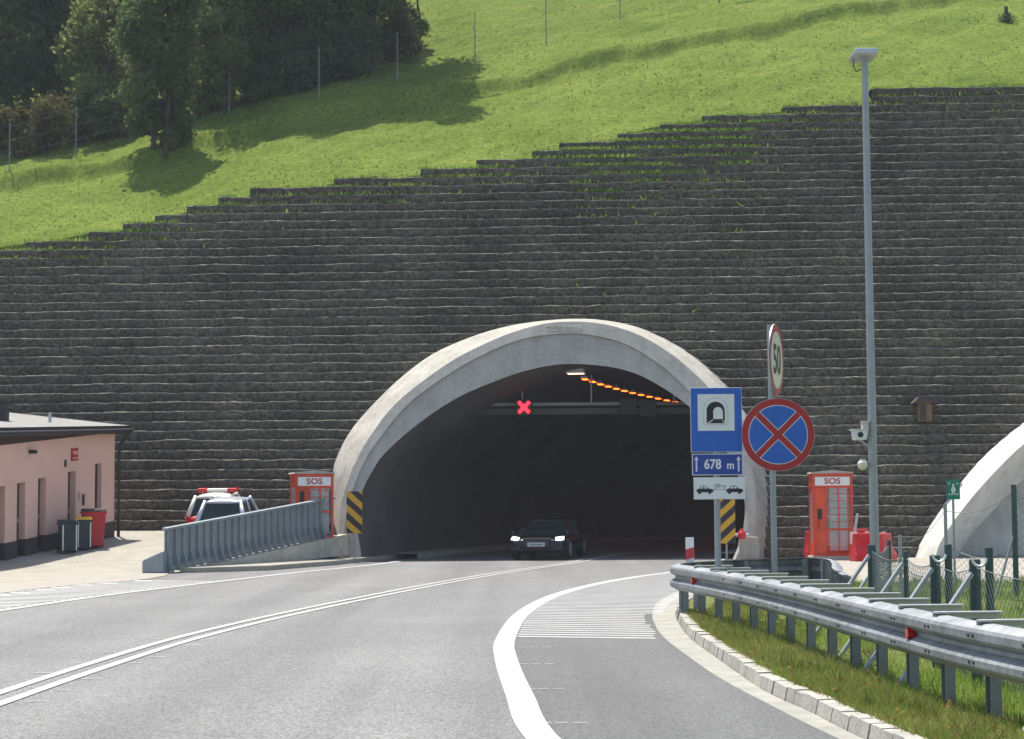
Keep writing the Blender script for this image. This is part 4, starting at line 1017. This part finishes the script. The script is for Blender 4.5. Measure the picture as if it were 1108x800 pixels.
# striped boards and the delineator
def board(label, px, pyt, pyb, Y, wpx, flip, foot):
    p = at(px, (pyt + pyb) / 2, Y); s_ = Y / F; w_ = wpx * s_; h_ = (pyb - pyt) * s_
    t = thing('hazard_board', label, 'hazard board', (p.x, Y, foot)); zc = p.z - foot
    MB().cyl((0, .04, -.05), (0, .04, zc + h_/2 - .02), .03, n=10).build('pole', 'pole', t)
    pn = MB().box((0, 0, zc), (w_, .02, h_)).build('panel', 'yellow', t)
    mb = MB(); sl_ = .9; k_ = -2; per = .44
    while k_ * per < h_ + w_:
        z0 = -h_/2 + k_ * per; pts = []
        quad = [(-w_/2, z0), (w_/2, z0 + sl_ * w_), (w_/2, z0 + sl_ * w_ + per/2), (-w_/2, z0 + per/2)]
        # clip to the board in z
        def clip(poly, lim, up):
            out = []
            for i in range(len(poly)):
                a, b = poly[i], poly[(i+1) % len(poly)]; ina = a[1] <= lim if up else a[1] >= lim; inb = b[1] <= lim if up else b[1] >= lim
                if ina: out.append(a)
                if ina != inb: tt = (lim - a[1]) / (b[1] - a[1]); out.append((a[0] + (b[0] - a[0]) * tt, lim))
            return out
        q = clip(quad, h_/2, True); q = clip(q, -h_/2, False) if len(q) > 2 else []
        if len(q) > 2: mb.prism([((-x if flip else x), z + zc) for x, z in q], -.014, -.0105)
        k_ += 1
    mb.build('stripes', 'black', pn)
board('yellow and black striped board at the left foot of the tunnel arch', 383.5, 532, 577, 53.8, 17, True, .13)
board('yellow and black striped board right behind the tunnel sign pole', 786, 540, 588, 53.4, 19, False, .012)
p = at(746.5, 607, 50.0); t = thing('delineator', 'small white and red delineator board at the edge of the tunnel road', 'delineator', (p.x, 50.0, .012), R(-8))
MB().box((0, 0, .36), (.225, .05, .72), None).build('board', 'white', t, bevel=.008); MB().prism([(-.112, .12), (.112, .18), (.112, .46), (-.112, .40)], -.030, -.026).build('red_band', 'redplastic', t); MB().box((0, 0, .02), (.36, .5, .06)).build('foot', 'rubber', t, bevel=.01)

# ------------------------------------------------------------------ left ramp railing
RP = [Vector((-8.62, 46.0, 0)), Vector((-5.25, 53.9, 0))]
rd = (RP[1] - RP[0]); RL = rd.length; rd.normalize(); rn = Vector((rd.y, -rd.x, 0))          # rn points to the road
rp = thing('ramp_railing', 'blue-grey steel railing of close vertical ribs on a sloping concrete beam', 'railing', RP[0])
def rz_(u): return .02 + .78 * max(0, u) / RL
pn = MB(); pn.loft([[rd * u + rn * o_ + Vector((0, 0, rz_(u) + z)) for o_, z in ((-.03, .12), (.0, .12), (.0, 1.04), (-.03, 1.04))] for u in (0, RL)]); pn.build('panel', 'bluegrey', rp)
tb = MB(); tb.loft([[rd * u + rn * o_ + Vector((0, 0, rz_(u) + z)) for o_, z in ((-.07, 1.03), (.07, 1.03), (.075, 1.09), (-.07, 1.10))] for u in (-.05, RL + .05)]); tb.build('top_rail', 'bluegrey', rp)
NR = 26
for i in range(NR):
    u = .08 + (RL - .16) * i / (NR - 1); rb_ = MB(); z0 = rz_(u)
    q = [(.0, 1.03), (.055, 1.03), (.06, .42), (.20, .06), (.20, .0), (-.05, .0), (-.05, .4)]
    a = [rd * (u - .03) + rn * x + Vector((0, 0, z0 + z)) for x, z in q]; b = [rd * (u + .03) + rn * x + Vector((0, 0, z0 + z)) for x, z in q]
    rb_.loft([a, b]); rb_.build('rib', 'bluegrey', rp)
eb = MB(); eb.loft([[(-.55, -.15, 0), (.0, -.22, 0), (.1, .25, 0), (-.4, .2, 0)], [(-.55, -.13, .32), (-.02, -.2, .55), (.1, .25, .6), (-.38, .2, .36)]]); eb.build('end_block', 'bluegrey', rp, bevel=.03)
cb = MB(); us = [1.2, 2.5, 4, 6, 8, RL + .45]
cb.loft([[rd * u + rn * o_ + Vector((0, 0, z)) for o_, z in ((.26, rz_(u) - .02), (.26, max(-.05, -.02 + .30 * (u - 1.2) / RL - .04)), (-.3, max(-.05, -.02 + .30 * (u - 1.2) / RL - .04)), (-.3, rz_(u) - .02))] for u in us]); cb.build('concrete_beam', 'concrete_pale', rp)
ub = MB(); ub.loft([[rd * u + rn * o_ + Vector((0, 0, z)) for o_, z in ((-.02, .28), (-.02, -.1), (-.3, -.1), (-.3, .28))] for u in (2, RL + .45)]); ub.build('gap_shade_block', 'plinth', rp)  # recessed dark block, its colour standing in for shade in the gap below the beam
MB().box(rd * (RL + .1) + rn * .15 + Vector((0, 0, .2)), (.22, .3, .42)).build('beam_pier', 'concrete', rp)

# ------------------------------------------------------------------ pink service building
A = Vector((-11.85, 55.1, 0)); B = Vector((-13.7, 49.5, 0)); fd = (B - A).normalized(); nn = Vector((-fd.y, fd.x, 0))
if nn.x < 0: nn = -nn                          # outward, towards the road
bd = thing('service_building', 'low pink rendered service building with dark plinth and shallow pitched roof at the left edge', 'building', A)
BL, BD = 16.0, 7.0
def gz(u): q = A + fd * u; return plaza_z(q.y) - .02
def bp(u, o_, h): return fd * u + nn * o_ + Vector((0, 0, gz(u) + h))        # h above the sloping ground
HW = 3.12
ops = [(.74, 1.10, .92, 2.26, 'window'), (2.14, 2.56, .0, 2.14, 'door'), (3.68, 4.08, .0, 2.08, 'door'), (4.70, 5.10, .0, 2.04, 'door'), (5.66, 6.04, 0, 2.02, 'door'), (7.4, 8.2, .9, 2.1, 'window'), (10, 10.9, 0, 2.05, 'door'), (12, 13.2, .9, 2.1, 'window')]
def facade(name, h0, h1, off, m):
    mb = MB(); us = sorted({0.0, BL} | {a for o_ in ops for a in o_[:2]}); hs_ = sorted({h0, h1} | {min(max(h, h0), h1) for o_ in ops for h in o_[2:4]})
    for a, b in zip(us[:-1], us[1:]):
        for c, d in zip(hs_[:-1], hs_[1:]):
            um, hm_ = (a + b)/2, (c + d)/2
            if any(o_[0] < um < o_[1] and o_[2] < hm_ < o_[3] for o_ in ops): continue
            n_ = max(1, int((b - a) / .6))
            for i in range(n_):
                u0, u1 = a + (b - a) * i / n_, a + (b - a) * (i+1) / n_
                mb.face([bp(u0, off, c), bp(u1, off, c), bp(u1, off, d), bp(u0, off, d)])
    for o_ in ops:                             # reveals
        c, d = max(o_[2], h0), min(o_[3], h1)
        if c >= d: continue
        for u in o_[:2]: mb.face([bp(u, off, c), bp(u, -.24, c), bp(u, -.24, d), bp(u, off, d)])
        if h0 < o_[3] < h1: mb.face([bp(o_[0], off, d), bp(o_[1], off, d), bp(o_[1], -.24, d), bp(o_[0], -.24, d)])
        if h0 < o_[2] < h1: mb.face([bp(o_[0], off, c), bp(o_[1], off, c), bp(o_[1], -.24, c), bp(o_[0], -.24, c)])
    mb.face([bp(0, off, h0), bp(0, -BD, h0), bp(0, -BD, h1), bp(0, off, h1)]); mb.face([bp(BL, off, h0), bp(BL, -BD, h0), bp(BL, -BD, h1), bp(BL, off, h1)])
    mb.face([bp(0, -BD, h0), bp(BL, -BD, h0), bp(BL, -BD, h1), bp(0, -BD, h1)])
    return mb.build(name, m, bd)
facade('wall', .48, HW, 0.0, 'pink'); facade('plinth', -.4, .48, .02, 'plinth')
for a, b, c, d, kind in ops:
    if kind == 'door':
        o_ = MB(); o_.loft([[bp(a, -.20, c - .05), bp(b, -.20, c - .05), bp(b, -.20, d), bp(a, -.20, d)], [bp(a, -.25, c - .05), bp(b, -.25, c - .05), bp(b, -.25, d), bp(a, -.25, d)]]); dr = o_.build('door', 'door', bd)
        MB().box(bp(a + .08, -.17, 1.0), (.04, .05, .14)).build('handle', 'alu', dr)
        if 3.6 < a < 3.8:
            nb_ = MB(); nb_.loft([[bp(b - .20, -.185, 1.35), bp(b - .05, -.185, 1.35), bp(b - .05, -.185, 1.9), bp(b - .20, -.185, 1.9)], [bp(b - .20, -.19, 1.35), bp(b - .05, -.19, 1.35), bp(b - .05, -.19, 1.9), bp(b - .20, -.19, 1.9)]]); nb_.build('notice', 'white', dr)
    else:
        o_ = MB(); o_.loft([[bp(a, -.18, c), bp(b, -.18, c), bp(b, -.18, d), bp(a, -.18, d)], [bp(a, -.22, c), bp(b, -.22, c), bp(b, -.22, d), bp(a, -.22, d)]]); wn = o_.build('window', 'carglass', bd)
        f_ = MB()
        for p_, q_ in (((a, c), (b, c)), ((b, c), (b, d)), ((b, d), (a, d)), ((a, d), (a, c))): f_.bar(bp(p_[0], -.17, p_[1]), bp(q_[0], -.17, q_[1]), .05, .05)
        f_.build('frame', 'door', wn)
def rp_(u, o_, h): return bp(u, o_, HW + h + .07 * max(0, -o_ + .0))
PIT = .115
def roofpt(u, o_, h): return bp(u, o_, HW + h + PIT * (.28 - o_))
rf = MB(); rf.loft([[roofpt(u, o_, h) for o_, h in ((.28, .12), (.28, .17), (-BD - .3, .17), (-BD - .3, .02), (.13, .02))] for u in (-.42, BL + .4)]); roof = rf.build('roof', 'roofing', bd)
fs = MB(); fs.loft([[roofpt(u, o_, h) for o_, h in ((.23, .14), (.285, .175), (.30, .0), (.23, -.07), (.16, -.07))] for u in (-.43, BL + .4)]); fs.build('fascia', 'fascia', bd)
fs = MB(); fs.loft([[roofpt(u, o_, h) for u, h in ((-.46, .19), (-.425, .19), (-.425, -.05), (-.46, -.05))] for o_ in (.28, -BD - .3)]); fs.build('verge_board', 'fascia', bd)
so_ = MB(); so_.face([roofpt(-.4, .19, -.03), roofpt(BL, .19, -.03), bp(BL, 0.0, HW - .005), bp(-.4, 0.0, HW - .005)]); so_.build('soffit', 'fascia', bd)
gt = MB(); gt.cyl(roofpt(-.38, .33, .03), roofpt(BL, .33, .03), .065, n=10); gt.build('gutter', 'fascia', bd)
dp = MB(); dp.tube([roofpt(-.3, .31, -.02), bp(-.2, .22, HW - .22), bp(-.08, .10, HW - .42), bp(-.08, .10, 0)], .05, 8); dp.build('downpipe', 'fascia', bd)
q = roofpt(3.5, -1.6, .1); MB().box(q + Vector((0, 0, .25)), (.36, .36, .75)).build('chimney', 'fascia', roof, bevel=.01); MB().box(q + Vector((0, 0, .68)), (.5, .5, .07)).build('chimney_cap', 'fascia', roof)
q = roofpt(1.95, -1.0, .1); MB().cyl(q, q + Vector((0, 0, .46)), .045, n=10).build('vent_pipe', 'alu', roof)
def on_wall(name, u, h, w_, hh, m, parent=bd, off=.0):
    o_ = MB(); o_.loft([[bp(u - w_/2, off + .005, h - hh/2), bp(u + w_/2, off + .005, h - hh/2), bp(u + w_/2, off + .005, h + hh/2), bp(u - w_/2, off + .005, h + hh/2)], [bp(u - w_/2, off + .03, h - hh/2), bp(u + w_/2, off + .03, h - hh/2), bp(u + w_/2, off + .03, h + hh/2), bp(u - w_/2, off + .03, h + hh/2)]]); return o_.build(name, m, parent)
sg_ = on_wall('wall_sign', 2.25, 2.62, .36, .36, 'redplastic')
on_wall('sign_mark', 2.32, 2.68, .07, .09, 'pink', sg_, .028); on_wall('sign_mark', 2.19, 2.66, .06, .12, 'pink', sg_, .028); on_wall('sign_stripe', 2.25, 2.52, .26, .03, 'pink', sg_, .028)
on_wall('light_switch', 1.75, 1.28, .10, .32, 'door'); on_wall('bell_box', 2.72, 2.40, .09, .2, 'door'); on_wall('cable_tag', 1.98, 1.4, .06, .2, 'concrete')
q = bp(4.5, .1, 2.85); MB().box(q, (.2, .2, .1)).build('wall_lamp', 'black', bd, bevel=.02)

# wheelie bins
def wbin(px, py, Y, rz, label, w_, h_, body, lid, group=None, stripes=False):
    p = at(px, py, Y); t = thing('wheelie_bin', label, 'bin', (p.x, Y, plaza_z(Y)), rz, group)
    MB().loft([[(-w_*.4, -w_*.4, .04), (w_*.4, -w_*.4, .04), (w_*.4, w_*.4, .04), (-w_*.4, w_*.4, .04)], [(-w_/2, -w_*.52, h_ - .05), (w_/2, -w_*.52, h_ - .05), (w_/2, w_*.55, h_ - .05), (-w_/2, w_*.55, h_ - .05)]]).build('body', body, t, bevel=.03)
    MB().box((0, -.0, h_ - .07), (w_ * 1.08, w_ * 1.18, .06)).build('rim', body, t, bevel=.02)
    l_ = MB(); l_.loft([[(-w_*.53, -w_*.6, h_ - .035), (w_*.53, -w_*.6, h_ - .035), (w_*.53, w_*.6, h_ - .035), (-w_*.53, w_*.6, h_ - .035)], [(-w_*.45, -w_*.5, h_ + .045), (w_*.45, -w_*.5, h_ + .045), (w_*.48, w_*.55, h_ + .05), (-w_*.48, w_*.55, h_ + .05)]]); l_.build('lid', lid, t, bevel=.015)
    for sx in (-1, 1): MB().cyl((sx * w_*.42, w_*.45, .1), (sx * w_*.5, w_*.45, .1), .1, n=16).build('wheel', 'rubber', t)
    MB().cyl((-w_*.4, w_*.68, h_ - .03), (w_*.4, w_*.68, h_ - .03), .018, n=8).build('handle', lid, t)
    if stripes:
        for sx in (-.3, .42): MB().box((w_ * sx, -w_*.50, h_*.5), (.03, .03, h_*.82)).build('reflective_strip', 'white', t)
wbin(73, 593, 51.2, R(20), 'dark green wheelie bin by the door, left of the pair', .50, .88, 'bindark', 'bindark', None, True)
wbin(89, 591, 51.9, R(20), 'dark wheelie bin with a yellowish lid, squeezed between the green bin and the red bin', .46, .88, 'bindark', 'yellow', None, True)
wbin(101, 588, 52.4, R(20), 'red wheelie bin with black lid against the pink wall', .62, 1.06, 'binred', 'black')

# ------------------------------------------------------------------ vehicles
def car(name, label, cat, loc_, rz, L_, W_, H_, paint, roofpaint=None, lights=False, hatch=True, lightbar=False, plate=True):
    t = thing(name, label, cat, loc_, rz)      # front faces -Y
    hw = W_ / 2; zb = .22; belt = H_ * .60
    st = [(-.5, .62, .30, .50), (-.485, .86, .22, .62), (-.44, .95, .20, .67), (-.34, .99, .20, belt - .12), (-.20, 1, .20, belt - .02), (0, 1, .20, belt), (.2, 1, .20, belt + .02), (.36, .99, .20, belt + .03), (.45, .95, .22, belt + .03), (.49, .88, .26, belt - .02), (.5, .75, .34, belt - .14)]
    rings = []
    for y, wf, z0, z1 in st:
        w2 = hw * wf; half = [(0, z0), (w2 * .8, z0), (w2 * .97, z0 + .10), (w2, z0 + (z1 - z0) * .45), (w2 * .97, z0 + (z1 - z0) * .75), (w2 * .88, z1 - .02), (w2 * .5, z1 + .012), (0, z1 + .02)]
        rings.append([(x, y * L_, z) for x, z in half] + [(-x, y * L_, z) for x, z in half[-2:0:-1]])
    body = MB().loft(rings).build('body', paint, t, smooth=True, sub=2)
    yf0, yf1 = -.255 * L_, -.05 * L_; yr1, yr0 = (.33 * L_, .455 * L_) if hatch else (.22 * L_, .38 * L_)
    bw, tw_ = hw * .86, hw * .63; zt = H_ - .035
    c = [Vector(v) for v in ((-bw, yf0, belt - .04), (bw, yf0, belt - .04), (bw, yr0, belt - .04), (-bw, yr0, belt - .04), (-tw_, yf1, zt), (tw_, yf1, zt), (tw_, yr1, zt), (-tw_, yr1, zt))]
    def pane(nm, i, ins=.04, out=.0):
        q = [c[k] for k in i]; m_ = sum(q, Vector()) / 4; MB().face([m_ + (p - m_) * .93 for p in q]).build(nm, 'carglass', t)
    pane('windscreen', (0, 1, 5, 4)); pane('rear_window', (2, 3, 7, 6)); pane('side_window', (1, 2, 6, 5)); pane('side_window', (3, 0, 4, 7))
    MB().loft([[p * 1 for p in c[:4]], [p * 1 for p in c[4:]]], caps=False).build('cabin_interior', 'black', t).scale = (.97, .985, .985)
    for a, b in ((0, 4), (1, 5), (2, 6), (3, 7)): MB().cyl(c[a], c[b], .075 if a > 1 else .045, .05, 10).build('pillar', roofpaint or paint, t, smooth=True)
    for sx in (0, 1):
        a = c[1].lerp(c[2], .5) if sx else c[0].lerp(c[3], .5); b = c[5].lerp(c[6], .42) if sx else c[4].lerp(c[7], .42); MB().cyl(a, b, .035, .03, 8).build('pillar', roofpaint or paint, t, smooth=True)
    rr_ = []
    for f in np.linspace(0, 1, 7):
        y = yf1 - .05 + (yr1 + .07 - yf1 + .05) * f; bul = .05 * math.sin(math.pi * f) + .0
        rr_.append([(x * tw_ * 1.06, y, zt - .03 + (bul + .035) * (1 - abs(x) ** 2.5)) for x in np.linspace(-1, 1, 9)] + [(tw_ * 1.03, y, zt - .07), (-tw_ * 1.03, y, zt - .07)])
    MB().loft(rr_).build('roof', roofpaint or paint, t, smooth=True)
    for sx in (-1, 1):
        for y in (-.31 * L_, .30 * L_):
            wv = MB().cyl((sx * (hw - .20), y, .315), (sx * (hw + .005), y, .315), .315, n=28).build('wheel', 'rubber', t, bevel=.03)
            MB().cyl((sx * (hw + .006), y, .315), (sx * (hw + .016), y, .315), .20, n=20).build('rim', 'alu', wv)
        m_ = MB().sphere((sx * (hw + .09), yf0 + .18, belt + .06), .1, (1, .7, .75), 12).build('mirror', paint, t)
        MB().loft([[(sx * hw * .92, -.475 * L_, .60), (sx * hw * .66, -.492 * L_, .59), (sx * hw * .68, -.489 * L_, .645), (sx * hw * .90, -.445 * L_, .69)], [(sx * hw * .90, -.44 * L_, .60), (sx * hw * .6, -.46 * L_, .58), (sx * hw * .62, -.46 * L_, .68), (sx * hw * .88, -.41 * L_, .71)]]).build('headlight', 'headlight' if lights else 'chrome', t)
        MB().loft([[(sx * hw * .90, .478 * L_, belt - .22), (sx * hw * .70, .503 * L_, belt - .2), (sx * hw * .72, .501 * L_, belt - .02), (sx * hw * .90, .475 * L_, belt + .06)], [(sx * hw * .92, .43 * L_, belt - .2), (sx * hw * .7, .46 * L_, belt - .2), (sx * hw * .7, .46 * L_, belt - .04), (sx * hw * .90, .43 * L_, belt + .03)]]).build('taillight', 'taillight', t)
    gr_ = MB(); gr_.prism([(-.36, .38), (.36, .38), (.42, .66), (-.42, .66)], -.505 * L_, -.47 * L_); gr_.build('grille', 'black', t, bevel=.01)
    ch = MB()
    for k_ in range(4): ch.box((0, -.507 * L_, .43 + .06 * k_), (.7, .01, .008))
    ch.build('grille_bars', 'post', t)
    for sx in (-1, 1): MB().box((sx * .62 * hw / .9, -.488 * L_, .36), (.3, .06, .12)).build('air_intake', 'black', t)
    pl_ = MB().box((0, -.515 * L_, .47), (.52, .012, .115)).build('number_plate', 'alu', t); MB().box((.0, -.517 * L_ - .004, .47), (.40, .004, .05)).build('plate_marks', 'post', pl_)
    MB().box((0, .508 * L_, belt - .16), (.52, .012, .115)).build('number_plate', 'white', t)
    if lightbar:
        lb_ = MB(); lb_.box((0, .05 * L_, H_ + .07), (1.12, .28, .10)); o_ = lb_.build('light_bar', 'creamcar', t, bevel=.03)
        for sx in (-1, 1): MB().box((sx * .44, .05 * L_, H_ + .072), (.3, .3, .12)).build('beacon', 'taillight', o_, bevel=.03); MB().box((sx * .4, .05 * L_, H_ + .0), (.06, .1, .1)).build('bar_foot', 'black', o_)
    return t
car('sedan_car', 'dark navy car with lit headlights driving out of the tunnel', 'car', (1.12, 57.0, .0), R(-11), 4.5, 1.74, 1.22, 'navy', lights=True, hatch=False)
car('hatchback_car', 'silver hatchback parked behind the ramp railing, its rear window facing the road', 'car', (-7.83, 51.7, plaza_z(51.7) + .0), 0, 3.4, 1.54, 1.50, 'silver').rotation_euler = (R(-5), 0, R(177))
c_ = car('patrol_car', 'cream-roofed red vehicle with a red and white light bar, parked beyond the silver hatchback', 'car', (-8.62, 54.55, plaza_z(54.5) - .14), 0, 2.9, 1.52, 1.50, 'redcar', 'creamcar', lightbar=True)
c_.rotation_euler = (R(-5), 0, R(177))

# ------------------------------------------------------------------ summer haze
hz = bpy.data.materials.new('haze_air'); hz.use_nodes = True; ht_ = hz.node_tree
for n_ in list(ht_.nodes): ht_.nodes.remove(n_)
ho = ht_.nodes.new('ShaderNodeOutputMaterial'); pv = ht_.nodes.new('ShaderNodeVolumePrincipled')
pv.inputs['Color'].default_value = (.86, .92, 1, 1); pv.inputs['Density'].default_value = .00046
ht_.links.new(pv.outputs[0], ho.inputs['Volume'])
o = MB().box((0, 45, 54), (620, 520, 111)).build('haze', hz); tag(o, kind='stuff')
